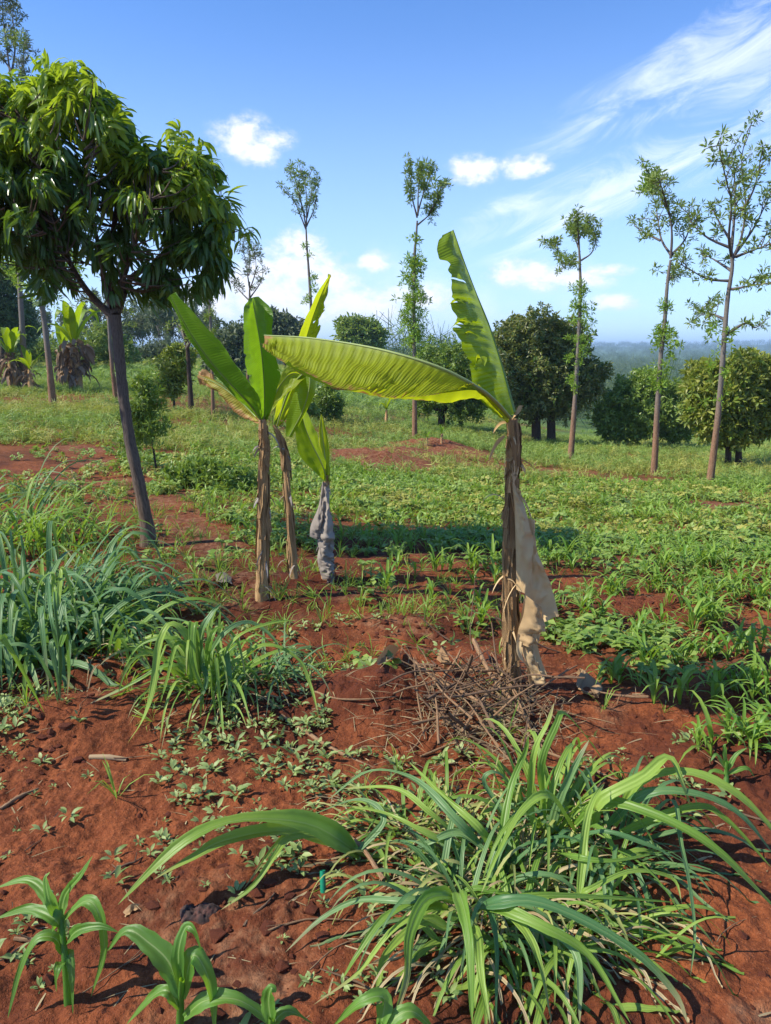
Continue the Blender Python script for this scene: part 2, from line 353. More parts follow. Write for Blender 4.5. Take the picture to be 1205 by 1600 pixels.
M['mango_lit'] = leafmat('mango_leaf_lit', (.12, .22, .016), (.25, .33, .025), (.5, .66, .03), .42, .35, mid=.3)  # brighter copy of the mango leaf, sunlight put into its colour
M['gbark'] = barkmat('silky_oak_bark', (.19, .1, .055), (.34, .2, .115), (.19, .17, .145), .8, 2.2, su=12, sv=4)
M['gtwig'] = barkmat('silky_oak_twig', (.1, .085, .075), (.18, .15, .13))
M['darkbark'] = barkmat('dark_bark', (.04, .028, .02), (.1, .065, .045))
M['gleaf'] = leafmat('silky_oak_leaf', (.07, .15, .025), (.2, .26, .045), (.36, .48, .05), .3, .5, mid=0)
M['gleaf_l'] = leafmat('silky_oak_shoots', (.11, .25, .025), (.22, .34, .035), (.42, .58, .04), .35, .5, mid=0)
M['gleaf_g'] = leafmat('grey_green_leaf', (.07, .1, .05), (.13, .155, .08), (.18, .24, .08), .25, .6, mid=0)
M['bush_b'] = leafmat('bronze_green_leaf', (.06, .125, .025), (.18, .19, .05), (.32, .38, .04), .22, .4, mid=0)
M['bush_g'] = leafmat('deep_green_leaf', (.07, .14, .025), (.21, .29, .05), (.36, .52, .04), .25, .4, mid=0)
M['bush_y'] = leafmat('olive_yellow_leaf', (.085, .18, .025), (.27, .28, .045), (.42, .5, .04), .3, .45, mid=0)
M['far'] = leafmat('far_tree_leaf', (.045, .085, .026), (.11, .155, .05), (.12, .2, .05), .2, .6, mid=0)
M['grass'] = leafmat('napier_grass', (.10, .21, .028), (.25, .37, .065), (.36, .56, .04), .34, .4, stripes=9, mid=.3, spec=.25, dry=.8)
M['grass_y'] = leafmat('napier_grass_yellowing', (.24, .28, .06), (.4, .4, .14), (.46, .5, .08), .3, .5, stripes=9, mid=.4, spec=.35, dry=1.)
M['grass_d'] = leafmat('napier_grass_blue', (.065, .16, .055), (.15, .26, .095), (.22, .4, .06), .3, .42, stripes=9, mid=.25, spec=.28, dry=.6)
M['hay'] = leafmat('dry_grass', (.26, .19, .1), (.45, .36, .2), (.3, .22, .1), .2, .75, stripes=5, mid=0, spec=.1)
M['maize'] = leafmat('maize_leaf', (.07, .18, .025), (.13, .27, .035), (.34, .6, .03), .38, .5, stripes=8, mid=.5, spec=.5)
M['maize_f'] = leafmat('field_maize_leaf', (.10, .23, .025), (.24, .36, .05), (.4, .6, .04), .36, .45, mid=.3)
M['bean'] = leafmat('bean_leaf', (.12, .23, .035), (.28, .38, .08), (.4, .56, .06), .32, .5, mid=.2)
M['bean_y'] = leafmat('field_leaf_yellowing', (.24, .3, .05), (.4, .38, .08), (.48, .54, .07), .32, .5, mid=.2)
M['weed'] = leafmat('weed_leaf', (.14, .22, .055), (.32, .4, .14), (.34, .48, .08), .28, .5, mid=.3)
M['stick'] = barkmat('dead_stick', (.22, .12, .06), (.46, .29, .16), su=8, sv=8)
M['stick_g'] = barkmat('grey_stick', (.13, .075, .045), (.28, .18, .11), su=8, sv=8)
M['pulp'] = leafmat('pale_dry_stalk', (.3, .2, .1), (.45, .32, .18), (.2, .14, .07), .05, .7, stripes=12, mid=0)

# ------------------------------------------------------------------ ground sheet
BARE = []                                              # x, y, rx, ry in metres, strength
def bare_px(px, py, rx, ry, st=1.): g = G(px, py); BARE.append((g[0], g[1], rx, ry, st))
for a in [(300,840,.4,.4),(590,722,1.5,.9,1.3),(690,704,1.7,1.,1.3),(640,712,1.4,.9,1.3),(560,700,1.,.7,.9),(830,735,1.9,.7,1.),(930,752,1.9,.7,1.1),
          (1120,790,.9,.5,1.),(650,745,1.5,.8,.6),(560,880,.5,.35,.7),(700,880,1.,.3,.75),(745,920,.8,.3,.6),(600,650,1.,.6,.3),(880,900,.5,.25,.6),(960,720,1.5,1.,.5),(700,655,3,1.5,.5),(800,662,3,1.5,.5)]: bare_px(*a)
for a in [(560,1000,.3,.2,.8),(10,662,1.3,.6,.9),(70,676,1.,.5,.9),(120,700,.7,.45,1.),(165,725,.5,.45,1.),(205,755,.4,.4,1.),(245,785,.35,.4,1.),(290,815,.32,.35,1.),(335,848,.3,.3,1.),(300,770,.25,.5,.8),(250,735,.3,.6,.6),(95,750,.5,.4,.5),(780,760,.8,.3,.8),(1010,760,.8,.3,.8),(900,800,.5,.2,.7),(470,800,.3,.2,.6),(1050,830,.4,.15,.7),(500,690,1.6,.4,.7),(380,700,1,.4,.6),(640,820,.4,.15,.6),(1140,900,.3,.15,.8),(1000,880,.4,.12,.8),(990,960,.35,.15,.7),(1100,970,.5,.12,.8)]: bare_px(*a)
def bare(x, y):
    b = np.zeros(np.shape(x))
    for (mx, my, rx, ry, s) in BARE:
        q = ((x-mx)/rx)**2+((y-my)/ry)**2; b = np.maximum(b, s*np.exp(-q**2))
    return np.minimum(1, b*1.25)
def ground():
    ys = [1.05]
    while ys[-1] < 4400: y = ys[-1]; ys.append(y+max(.0045, min(y*y/1250., y*.02) if y > 16 else y*y/1250.))
    ys = np.concatenate([np.linspace(-40, .9, 24), ys]); us = np.concatenate([-np.geomspace(8, .72, 24), np.linspace(-.7, .7, 620), np.geomspace(.72, 8, 24)])
    Yg, U = np.meshgrid(ys, us, indexing='ij'); Xg = U*(np.maximum(Yg, 1)+1.); Zg = H(Xg, Yg)
    nr = np.clip((9-Yg)/6, 0, 1)*(Yg > 1)
    cl = np.abs(fbm(Xg*9, Yg*9, 3, 21)); Zg += nr*(.026*cl+.012*fbm(Xg*28, Yg*28, 3, 31)+.010*np.abs(fbm(Xg*19, Yg*19, 3, 71))+.016*np.maximum(0, vn(Xg*17, Yg*17, 8)-.72)*2)
    cov = np.clip((Yg-24)/14, 0, 1); cov = np.maximum(cov, .2*np.clip((Yg-9)/8, 0, 1))*(1-bare(Xg, Yg))
    lit = np.maximum(bare(Xg, Yg)*(Yg > 6)*.5, np.clip(fbm(Xg*2.2, Yg*2.2, 4, 12)*2-.4, 0, .45)*(Yg < 9))
    px, py = proj(Xg, np.maximum(Yg, 1), Zg)
    damp_shade = np.clip(fbm(Xg*1.6, Yg*1.6, 4, 44)*2.6, 0, 1)*(Yg < 12)+.75*np.exp(-(((px-330)/290)**2+((py-900)/75)**2)**2)  # damp noise, plus mango tree shade painted in as a dark ellipse
    A = np.stack([cov, lit, np.clip(damp_shade, 0, 1)], -1)
    nx = len(us); i = np.arange(len(ys)-1)[:, None]*nx; j = np.arange(nx-1)[None]
    Fc = np.stack([i+j, i+j+1, i+nx+j+1, i+nx+j], -1).reshape(-1, 4)
    tag(MB().add(np.stack([Xg, Yg, Zg], -1), Fc, A).build('ground', M['soil']), 'red earth field sloping down into a wooded valley', 'ground', kind='structure')
ground()

# ------------------------------------------------------------------ trees
def tuft_tp(n=15, L=.125, Wd=.03, droop=.5, up=.35, kind='lance', k=2, r0=.03):
    d = randdir(n, up); return blades(d*r0, d, L*(.6+.6*R.random(n)), Wd, droop, k=k, kind=kind, roll=R.random(n)*3)
TUFTS = [tuft_tp() for _ in range(5)]
LCL = [tuft_tp(11, .22, .07, .7, .25, k=2, r0=.02) for _ in range(5)]
def scatter_tp(tps, P, sc, mats=None, idx=None):
    m = MB(); P = np.asarray(P); idx = R.integers(0, len(tps), len(P)) if idx is None else idx; sc = np.broadcast_to(sc, (len(P),))
    nm = 1 if mats is None else mats; mi = R.integers(0, nm, len(P)) if isinstance(nm, int) else np.asarray(nm)
    for a in range(len(tps)):
        for b in np.unique(mi):
            q = (idx == a) & (mi == b)
            if q.any(): m.add(*inst(tps[a], P[q], R.random(q.sum())*6.28, sc[q], R.normal(size=q.sum())*.6), mi=int(b))
    return m
def along(pts, n, t0=.0, t1=1.):
    c = cr(pts, 40); t = t0+(t1-t0)*R.random(n); return c[(t*39).astype(int)]
def silky(name, label, trunk, w0, w1, branches, tufts=(), d=None, group='tall lopped silky oak trees', dens=1.1, tsize=.86, mats=('gleaf', 'gleaf_l'), bark='gbark', spread=.45, cat='tree', bw=.24):
    g = G(*trunk[0]) if d is None else np.array([0, d, 0.]); d = g[1]; px2m = d/F
    tr = [P3(x, y, d) for x, y in trunk]; base = tr[0].copy(); base[2] = float(H(base[0], base[1]))
    tr[0] = base-np.array([0, 0, .12])
    root = empty(name, base, label, cat, group)
    ws = np.linspace(w0, w1, len(trunk))*px2m/2*.64; ws[0] *= 1.25
    MB().add(*tube(tr, ws, 12, len(tr)*7, .12)).build('trunk', M[bark], root, origin=base)
    pts = []; szs = []
    for br in branches:
        off = R.normal()*spread; n = len(br); dd = [d+off*i/(n-1)*(2.2) for i in range(n)]
        q = [P3(x, y, z) for (x, y), z in zip(br, dd)]; ln = np.linalg.norm(q[-1]-q[0])
        parts = [tube(q, [w1*px2m*.5*bw*3, w1*px2m*.5*bw*1.2, .006], 6, n*5, .1)]
        cv_ = cr(q, 40)
        for _ in range(int(4.6*ln*dens)+2):          # side twigs
            i = R.integers(9, 40); dr = nrm(randdir(1, .5)[0]+nrm(cv_[min(39, i+1)]-cv_[i-1])*.7); L = (.15+.35*R.random())*min(1.2, ln*.5)
            e = cv_[i]+dr*L; parts.append(tube([cv_[i], (cv_[i]+e)/2+R.normal(size=3)*.02, e], [.010, .007, .004], 4, 4, 0))
            for tt in (.75, 1.): pts.append(cv_[i]*(1-tt)+e*tt+R.normal(size=3)*.03); szs.append(.7+.6*R.random())
        nt = int(3.6*ln*dens)
        a = along(q, nt, .3, 1.)+R.normal(size=(nt, 3))*.07; pts += list(a); szs += list(.5+.6*R.random(nt))
        MB().add(*join(parts)).build('branch', M['gtwig'], root, origin=base)
    mi = [0]*len(pts)
    for (x, y, r, nn) in tufts:
        c = P3(x, y, d); rr = r*px2m; v = R.normal(size=(nn, 3))*np.array([rr, rr, rr])*.5+c; pts += list(v); szs += list(.7+.5*R.random(nn)); mi += [1]*nn
    m = scatter_tp(TUFTS, np.array(pts), np.array(szs)*tsize, np.array(mi))
    m.build('foliage', [M[mats[0]], M[mats[1]]], root, origin=base)
    return root
silky('silky_oak_tree', 'slim tree with a flat lopsided crown, directly right of the tall banana leaf', [(891,722),(898,631),(903,551),(907,467),(906,410),(903,352)], 13, 4,
      [[(906,410),(884,404),(868,388),(849,378)],[(906,394),(897,369),(881,347)],[(908,407),(925,394),(931,369),(920,347)],[(904,382),(903,350),(900,340)],[(900,412),(886,414),(876,410)],[(904,375),(912,360),(918,365)]],
      [(907,455,14,26),(905,480,16,26),(910,500,16,26),(901,532,18,20),(899,560,16,14),(897,595,14,16)], dens=2.0)
silky('silky_oak_tree', 'leaning forked tree with a bent feathery top, between the two other right-hand tall trees', [(1022,743),(1027,645),(1032,565),(1039,499),(1043,443),(1048,406)], 14, 6,
      [[(1048,404),(1050,369),(1047,340),(1037,318),(1024,286),(1008,262)],[(1048,398),(1034,375),(1028,343),(1024,318),(1014,290)],[(1032,376),(1008,364),(991,353)],[(1050,398),(1070,375),(1078,350),(1076,324)],
       [(1046,335),(1036,300),(1030,280)],[(1042,443),(1050,430),(1055,424)]],
      [(1041,478,9,12),(1037,518,12,20),(1040,532,20,34),(1033,580,18,20),(1029,604,12,14),(1012,300,16,24),(1018,275,12,16)], dens=1.4)
silky('silky_oak_tree', 'tallest spreading open-crowned tree at the right edge', [(1109,757),(1123,640),(1130,551),(1137,467),(1144,420),(1142,384)], 15, 7,
      [[(1143,400),(1139,370),(1143,318),(1136,286),(1127,247),(1123,220)],[(1144,407),(1159,369),(1165,318),(1159,254),(1165,216)],[(1146,401),(1178,356),(1203,305),(1215,280)],[(1143,390),(1148,330),(1148,280),(1143,235)],
       [(1143,439),(1107,436),(1076,420),(1056,408)],[(1143,388),(1107,372),(1082,350),(1076,330)],[(1150,401),(1180,390),(1205,380)],[(1144,452),(1171,447),(1205,442)],[(1143,423),(1115,405),(1100,398)],
       [(1135,500),(1105,488),(1085,487)],[(1136,522),(1165,505),(1180,512),(1194,502)],[(1160,330),(1180,290),(1190,240)],[(1144,380),(1120,340),(1112,320)]],
      [(1128,524,22,16),(1120,580,20,8),(1120,620,26,8)], dens=1.0, spread=.6)
silky('silky_oak_tree', 'slender tree with wispy forked crown and leafy trunk, above the long horizontal banana leaf', [(648,683),(648,600),(647,480),(648,400),(650,375),(652,345)], 11, 4,
      [[(652,340),(643,302),(640,262)],[(653,332),(664,295),(676,264)],[(652,352),(675,330),(695,288)],[(653,337),(654,295),(659,268)],[(670,335),(684,310),(690,285)]],
      [(650,372,8,8),(648,410,13,40),(644,435,15,40),(646,470,18,60),(645,500,18,56),(648,530,16,44),(650,560,12,14)], dens=1.8, tsize=1.15, mats=('gleaf', 'gleaf_l'))
silky('silky_oak_tree', 'thin tree with upright fan-shaped crown, right of the mango tree', [(490,655),(488,560),(486,480),(483,430),(480,390),(478,352)], 9, 3.4,
      [[(478,358),(462,319),(446,300)],[(478,354),(470,312),(452,267)],[(479,351),(479,302),(470,264)],[(479,354),(493,319),(491,285)],[(477,340),(466,300),(460,270)],[(480,340),(487,300),(483,275)]],
      [(488,435,7,10),(490,450,6,8),(481,470,9,12),(476,383,6,5),(482,400,5,4)], dens=1.3)
silky('silky_oak_tree', 'sparse grey-green sapling tree behind the upright banana leaf', [(386,640),(388,560),(390,470),(390,440)], 7, 3.5,
      [[(390,450),(384,410),(378,380)],[(390,455),(400,420),(396,385)],[(390,470),(370,450),(352,430)],[(391,465),(408,440),(411,415)],[(389,430),(390,400),(388,372)]], (), dens=.9, mats=('gleaf_g', 'gleaf'))
silky('silky_oak_tree', 'narrow tufted trunk rising between the mango crown and the upright banana leaf', [(333,655),(331,560),(328,480),(324,420)], 8, 5,
      [[(326,470),(335,455),(342,452)]], [(328,455,8,16),(329,490,8,14),(326,430,6,10),(333,520,7,8)], dens=.8, mats=('gleaf_g', 'gleaf'))
silky('lopped_tree', 'dark lopped trunk with broken top, left of the banana plants', [(300,650),(296,590),(293,545),(288,515)], 12, 8,
      [[(290,530),(283,515),(280,505)],[(292,545),(300,530),(303,520)]], [(292,515,10,8)], dens=.6, bark='darkbark')
silky('leaning_tree', 'thick trunk leaning left under the far-left side of the mango crown', [(83,637),(76,560),(66,480),(55,430),(45,400)], 15, 9,
      [[(60,440),(80,410),(110,400)],[(55,430),(30,400),(10,390)],[(52,420),(50,390),(60,360)]], [(60,425,40,70),(100,410,36,40),(30,410,30,30)], dens=1.2, tsize=1.3, mats=('gleaf_l', 'gleaf_l'))
silky('slim_tree', 'slim brown trunk just left of the mango trunk', [(182,628),(174,560),(170,500),(168,460)], 10, 6,
      [[(170,500),(150,470),(130,465)],[(170,495),(195,470),(215,470)],[(170,470),(172,440),(180,430)]], [(150,480,30,22),(200,480,26,18),(175,590,10,8)], dens=.9, mats=('gleaf_g', 'gleaf'))
silky('tall_tree', 'feathery tree top poking above the mango crown in the upper left corner', [(40,612),(30,420),(22,260),(20,170),(18,110)], 12, 5,
      [[(18,130),(10,70),(4,20),(5,-10)],[(18,120),(24,70),(20,30),(22,5)],[(20,140),(36,100),(38,60)],[(18,110),(4,90),(-12,60)],[(22,160),(40,130),(36,95)]], [(30,60,12,20),(5,60,12,14)], dens=1.2, tsize=1.1, mats=('gleaf_g', 'gleaf'))

def bushtree(name, label, lobes, trunks, n, mat, d=None, px_leaf=.74, group=None, bark='darkbark', cat='tree', depth=1., sc=1., tps=None, shell=.35):
    g = G(*trunks[0][0]) if d is None else None; d = g[1] if d is None else d; m_ = d/F
    x0, y0 = trunks[0][0]; base = P3(x0, y0, d); base[2] = float(H(base[0], base[1]))
    root = empty(name, base, label, cat, group)
    for tr in trunks:
        q = [P3(x, y, d) for x, y in tr]; q[0][2] = float(H(q[0][0], d))-.1
        cc = P3(lobes[0][0], lobes[0][1], d); w_ = 9*m_*sc
        parts = [tube(q, [w_*.55, w_*.4], 9, 10, .1)]
        for lb in lobes[:6]: parts.append(tube([q[-1], P3((lb[0]+tr[-1][0])/2, (lb[1]+tr[-1][1])/2+6, d), P3(lb[0], lb[1]-lb[3]*.4, d)], [w_*.3, w_*.18, w_*.05], 5, 8, .1))
        MB().add(*join(parts)).build('trunk', M[bark], root, origin=base)
    area = np.array([l[2]*l[3] for l in lobes], float); cnt = (area/area.sum()*n).astype(int)+5; pts = []
    for (x, y, rx, ry), c in zip(lobes, cnt):
        v = randdir(c); r = (shell+(1.06-shell)*R.random(c)**.6)[:, None]; v = v*r*(1+.1*R.normal(size=(c, 1))+.55*fbm(v[:, 0]*3.1+x, v[:, 2]*3.1+v[:, 1]*2.1+y, 3, 5)[:, None])
        cc = P3(x, y, d); pts.append(cc+v*np.array([rx*m_, (rx+ry)/2*m_*depth, ry*m_]))
    pts = np.concatenate(pts); hz = H(pts[:, 0], pts[:, 1]); pts = pts[pts[:, 2] > hz+.05]
    scatter_tp(tps or LCL, pts, (.75+.6*R.random(len(pts)))*px_leaf).build('crown', M[mat], root, origin=base)
    return root
bushtree('fruit_tree', 'dark bronze-leaved bushy tree just right of the tall upright banana leaf', [(838,585,58,56),(800,535,32,36),(843,520,40,34),(888,540,32,40),(800,590,30,40),(900,600,38,40),(868,625,42,30),(928,585,22,20),(820,638,34,18)], [[(838,695),(838,650),(838,610)],[(862,682),(862,640)]], 4300, 'bush_b', sc=1.6)
bushtree('fruit_tree', 'dark green bushy tree under the right end of the horizontal banana leaf', [(704,596,50,58),(735,580,26,34),(680,570,30,36),(725,580,30,40),(660,620,22,30),(740,620,24,34)], [[(690,672),(690,640)]], 2500, 'bush_g', sc=1.4)
bushtree('fruit_tree', 'low rounded deep green tree behind the leaning forked trunk', [(1000,640,54,44),(962,655,30,32),(1040,648,40,38),(1008,608,36,28),(1062,670,20,20),(1050,622,26,24)], [[(1050,704),(1050,680)]], 4200, 'bush_g', sc=1.2)
bushtree('fruit_tree', 'yellow-green twin-trunked round tree at the right edge', [(1130,620,52,50),(1100,600,30,36),(1160,600,44,44),(1150,665,50,30),(1190,630,30,48),(1105,645,28,36),(1180,580,28,26)], [[(1138,733),(1138,700)],[(1154,733),(1154,700)]], 4200, 'bush_y', sc=1.2)
bushtree('umbrella_tree', 'umbrella-shaped olive tree on the skyline in the centre', [(560,517,30,20),(578,525,20,16),(545,515,18,16),(592,532,9,12)], [[(562,590),(562,545)]], 650, 'gleaf', d=75, px_leaf=2.4, sc=.5)
bushtree('background_tree', 'grey-green tree on the skyline behind the upright banana leaf', [(440,510,24,16),(460,520,16,14),(425,500,16,12)], [[(445,590),(445,530)]], 400, 'gleaf_g', d=60, px_leaf=2.2, sc=.5)
bushtree('background_tree', 'dim green bushy tree behind the leftmost banana leaf', [(360,545,40,34),(390,530,30,24),(340,560,24,30)], [[(360,610),(360,580)]], 700, 'gleaf_g', d=42, px_leaf=1.4, sc=.6)
bushtree('background_tree', 'layered green tree behind the far-left banana plants', [(150,545,44,30),(120,555,30,24),(185,550,30,26),(165,520,24,22)], [[(150,592),(150,570)]], 900, 'gleaf', d=48, px_leaf=1.2, sc=.5, shell=.2)
bushtree('background_tree', 'low grey-green tree right of the mango trunk in the far tree line', [(240,555,30,20),(265,550,24,18),(215,560,22,16)], [[(240,590),(240,575)]], 500, 'gleaf_g', d=56, px_leaf=1.3, sc=.5, shell=.2)
bushtree('background_tree', 'green tree at the far left behind the banana plants', [(30,555,40,24),(65,550,34,26),(-5,560,30,24)], [[(40,592),(40,575)]], 700, 'gleaf', d=50, px_leaf=1.2, sc=.5, shell=.2)
bushtree('shrub', 'yellow-green shrub beside the lopped dark trunk', [(272,575,22,30),(262,600,16,24),(285,560,16,18)], [[(272,640),(272,610)]], 420, 'bush_y', sc=.4, px_leaf=.8)
bushtree('shrub', 'dark green shrub behind the thin banana stem', [(455,620,26,28),(470,640,20,18)], [[(456,655),(456,640)]], 450, 'bush_g', sc=.5)
bushtree('shrub', 'dark green shrub right of the yellow-green drooping banana leaf', [(512,625,20,26),(500,640,20,16),(520,640,14,18)], [[(512,660),(512,640)]], 400, 'bush_g', sc=.5)
bushtree('young_shrub', 'feathery dark shrub right of the mango trunk', [(225,600,22,22),(222,640,34,26),(205,660,26,18),(240,675,30,24),(225,625,24,30),(200,690,20,14)], [[(246,738),(238,690),(230,640)]], 300, 'bush_g', sc=.35, px_leaf=.62, shell=.1, tps=TUFTS)
bushtree('shrub', 'low bushy grey-green shrub in tree shade behind the left banana stem', [(330,742,62,12),(290,738,36,10),(375,750,30,9),(320,730,30,9)], [[(325,762),(325,750)]], 420, 'bush_g', sc=.3, px_leaf=.42, shell=.0)
bushtree('roadside_tree', 'dark blue-green evergreen at the far left edge', [(5,470,36,50),(25,500,28,40),(-20,450,40,60),(35,520,20,26),(5,430,26,26)], [[(5,600),(5,520)]], 1300, 'far', d=42, px_leaf=1.2, sc=.8)
for i, (x, y, t_) in enumerate([(110,520,0),(140,500,1),(210,515,1),(235,500,0),(255,520,1),(278,510,0),(305,520,1),(325,530,0),(190,530,0),(60,510,1),(220,505,0),(248,495,1),(292,500,1),(270,488,0),(160,485,1),(312,505,0)]):
    lab = 'thin bare-looking grey tree, %s in the far tree line' % ['second from left', 'third from left', 'sixth from left', 'eighth from left', 'seventh from right', 'fifth from right', 'third from right', 'rightmost', 'fifth from left', 'leftmost', 'seventh from left', 'eighth from right', 'fourth from right', 'sixth from right', 'fourth from left', 'second from right'][i]
    dd = 75+R.random()*25
    silky('eucalyptus_tree', lab, [(x, 590), (x+R.normal()*2, 560), (x+R.normal()*4, y+10)], 2.6, 1.3,
          [[(x, y+30-j*7), (x+s*(6+5*R.random()), y+14-j*9), (x+s*(10+8*R.random()), y-j*10)] for j in range(4) for s in (-1, 1)], (), d=dd, group='grey trees of the far tree line', dens=.42, tsize=3.2, mats=('gleaf_g', 'gleaf_g'), bark='gtwig', spread=1.5, bw=.3)

# far woods
def forest():
    tp = []
    for s in range(4):
        n = 90; d = randdir(n, .25); d[:, 2] = np.abs(d[:, 2])*.9-.15
        tp.append(blades(d*np.array([3.2, 3.2, 2.8])*(.75+.35*R.random((n, 1)))+[0, 0, 4.2], randdir(n, .2), 2.2, 1.3, .4, k=1, kind='lance', roll=R.random(n)*3))
    N = 5200; y = 80*(1500/80)**(R.random(N)**.8); u = R.uniform(-.62, .62, N); x = u*y; z = H(x, y)
    keep = (u > .2) | (y > 95+60*(u < 0)); keep &= ~((y < 100) & (u > .2) & (R.random(N) < .5)); keep &= (R.random(N) < np.clip(y/260, .2, 1)+.2)
    P = np.stack([x, y, z], 1)[keep]
    n2 = 1600; y2 = R.uniform(1500, 2900, n2); x2 = R.uniform(.05, .62, n2)*y2; P2 = np.stack([x2, y2, H(x2, y2)-2], 1)
    P = np.concatenate([P, P2])
    m = scatter_tp(tp, P, (.6+.6*R.random(len(P)))*(1+P[:, 1]/1500))
    tag(m.build('woodland', M['far']), 'dense woodland filling the valley beyond the field', 'woodland', kind='stuff')
forest()

# ------------------------------------------------------------------ mango tree
def mango():
    d = G(232, 853)[1]; m_ = d/F; base = P3(232, 853, d); base[2] = float(H(base[0], base[1]))
    root = empty('mango_tree', base, 'young mango tree with dense drooping leaves and a slanting trunk, left', 'tree')
    tr = [P3(x, y, d) for x, y in [(234,858),(228,810),(214,740),(202,680),(192,610),(186,550),(180,492)]]
    MB().add(*tube(tr, np.array([15,10.5,9,8.6,8.2,8,8.5])*m_, 16, 50, .1)).build('trunk', M['mangobark'], root, origin=base)
    limbs = [[(180,496,0),(150,470,-.1),(120,430,-.2),(92,370,-.3),(70,290,-.4),(50,200,-.4)],[(180,494,0),(172,430,.1),(176,370,.1),(186,290,.2),(196,190,.2)],[(182,492,0),(205,435,.2),(246,408,.4),(278,365,.5),(305,315,.5)],
             [(178,480,0),(165,450,-.2),(158,400,-.4),(140,320,-.5),(130,220,-.5)],[(183,480,0),(196,420,-.3),(222,350,-.5),(246,290,-.6),(256,262,-.6)],[(95,380,-.3),(50,350,-.5),(0,320,-.6),(-60,280,-.6)],
             [(246,408,.4),(290,390,.3),(330,370,.2),(355,340,.1)],[(140,320,-.5),(100,240,-.6),(40,160,-.5)],[(186,290,.2),(215,250,.3),(235,225,.4)]]
    for L_ in limbs:
        q = [P3(x, y, d+.25*(i>0)+o*.5) for i, (x, y, o) in enumerate(L_)]; MB().add(*tube(q, np.array([6.5, 4.5, 3, 1.6])*m_, 9, 26, .1)).build('limb', M['mangobark'], root, origin=base)
    lc = np.concatenate([cr([P3(x, y, d+o) for x, y, o in L_], 30)[4:] for L_ in limbs])
    lobes = [(60,180,120,85),(180,205,110,85),(120,140,80,45),(285,280,75,85),(110,310,160,110),(240,340,110,90),(335,330,40,90),(325,410,38,60),(-60,280,120,140),(60,400,60,50),(270,430,60,40),(20,130,70,40),(315,230,36,36),(100,425,70,40),(225,440,50,30),(305,430,60,55),(30,400,60,50),(345,390,36,70),(60,330,110,80),(-60,160,100,60)]
    tp = []
    for s in range(6):
        n = 13; a = R.random(n)*2*pi; e = .15+.9*R.random(n); dd = np.stack([np.cos(a)*np.cos(e), np.sin(a)*np.cos(e), np.sin(e)], 1)
        tp.append(blades(dd*.01+np.array([0, 0, 1])*(-.10*R.random((n, 1))), dd, .115+.075*R.random(n), .022+.011*R.random(n), 2.4 if s < 3 else 4.5, k=5, kind='lance', fold=.35, power=.8 if s < 3 else .45, roll=R.normal(size=n)*.6))
    pts = []; low = []
    area = np.array([l[2]*l[3] for l in lobes], float); cnt = (area/area.sum()*2150).astype(int)+8
    for (x, y, rx, ry), c in zip(lobes, cnt):
        v = randdir(c)*((.25+.85*R.random(c)**.6))[:, None]; cc = P3(x, y, d); q = cc+v*np.array([rx*m_, min(.95, (rx+ry)/2*m_*1.15), ry*m_]); pts.append(q)
    pts = np.concatenate(pts); px, py = proj(pts[:, 0], pts[:, 1], pts[:, 2])
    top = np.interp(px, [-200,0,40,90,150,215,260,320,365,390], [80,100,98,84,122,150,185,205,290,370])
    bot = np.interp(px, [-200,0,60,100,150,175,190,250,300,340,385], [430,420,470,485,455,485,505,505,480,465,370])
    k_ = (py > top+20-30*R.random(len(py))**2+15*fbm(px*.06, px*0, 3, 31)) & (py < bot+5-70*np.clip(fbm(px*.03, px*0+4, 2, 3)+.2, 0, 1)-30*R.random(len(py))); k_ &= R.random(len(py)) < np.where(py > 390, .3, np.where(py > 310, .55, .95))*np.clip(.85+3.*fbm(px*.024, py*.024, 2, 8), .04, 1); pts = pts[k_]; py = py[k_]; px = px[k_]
    yw = (((top[k_]+95+90*R.random(len(py))) > py) & (R.random(len(py)) < .85)).astype(int)  # rosettes near the crown top take the painted sunlit colour
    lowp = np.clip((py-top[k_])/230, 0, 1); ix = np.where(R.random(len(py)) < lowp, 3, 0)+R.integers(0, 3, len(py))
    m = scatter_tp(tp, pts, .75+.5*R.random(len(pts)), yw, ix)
    m.build('crown', [M['mango'], M['mango_lit']], root, origin=base)
    parts = []
    for p in pts[::2]:                                  # twigs carrying the rosettes
        c = lc[np.argmin(((lc-p-np.array([0, 0, -.25]))**2).sum(1))]; v = p-c
        if np.linalg.norm(v) > 1.: c = p-v/np.linalg.norm(v)*.8
        parts.append(tube([c, (c+p)/2+np.array([0, 0, -.04]), p], [.007, .005, .003], 4, 5, 0))
    MB().add(*join(parts)).build('twigs', M['mangobark'], root, origin=base)
mango()

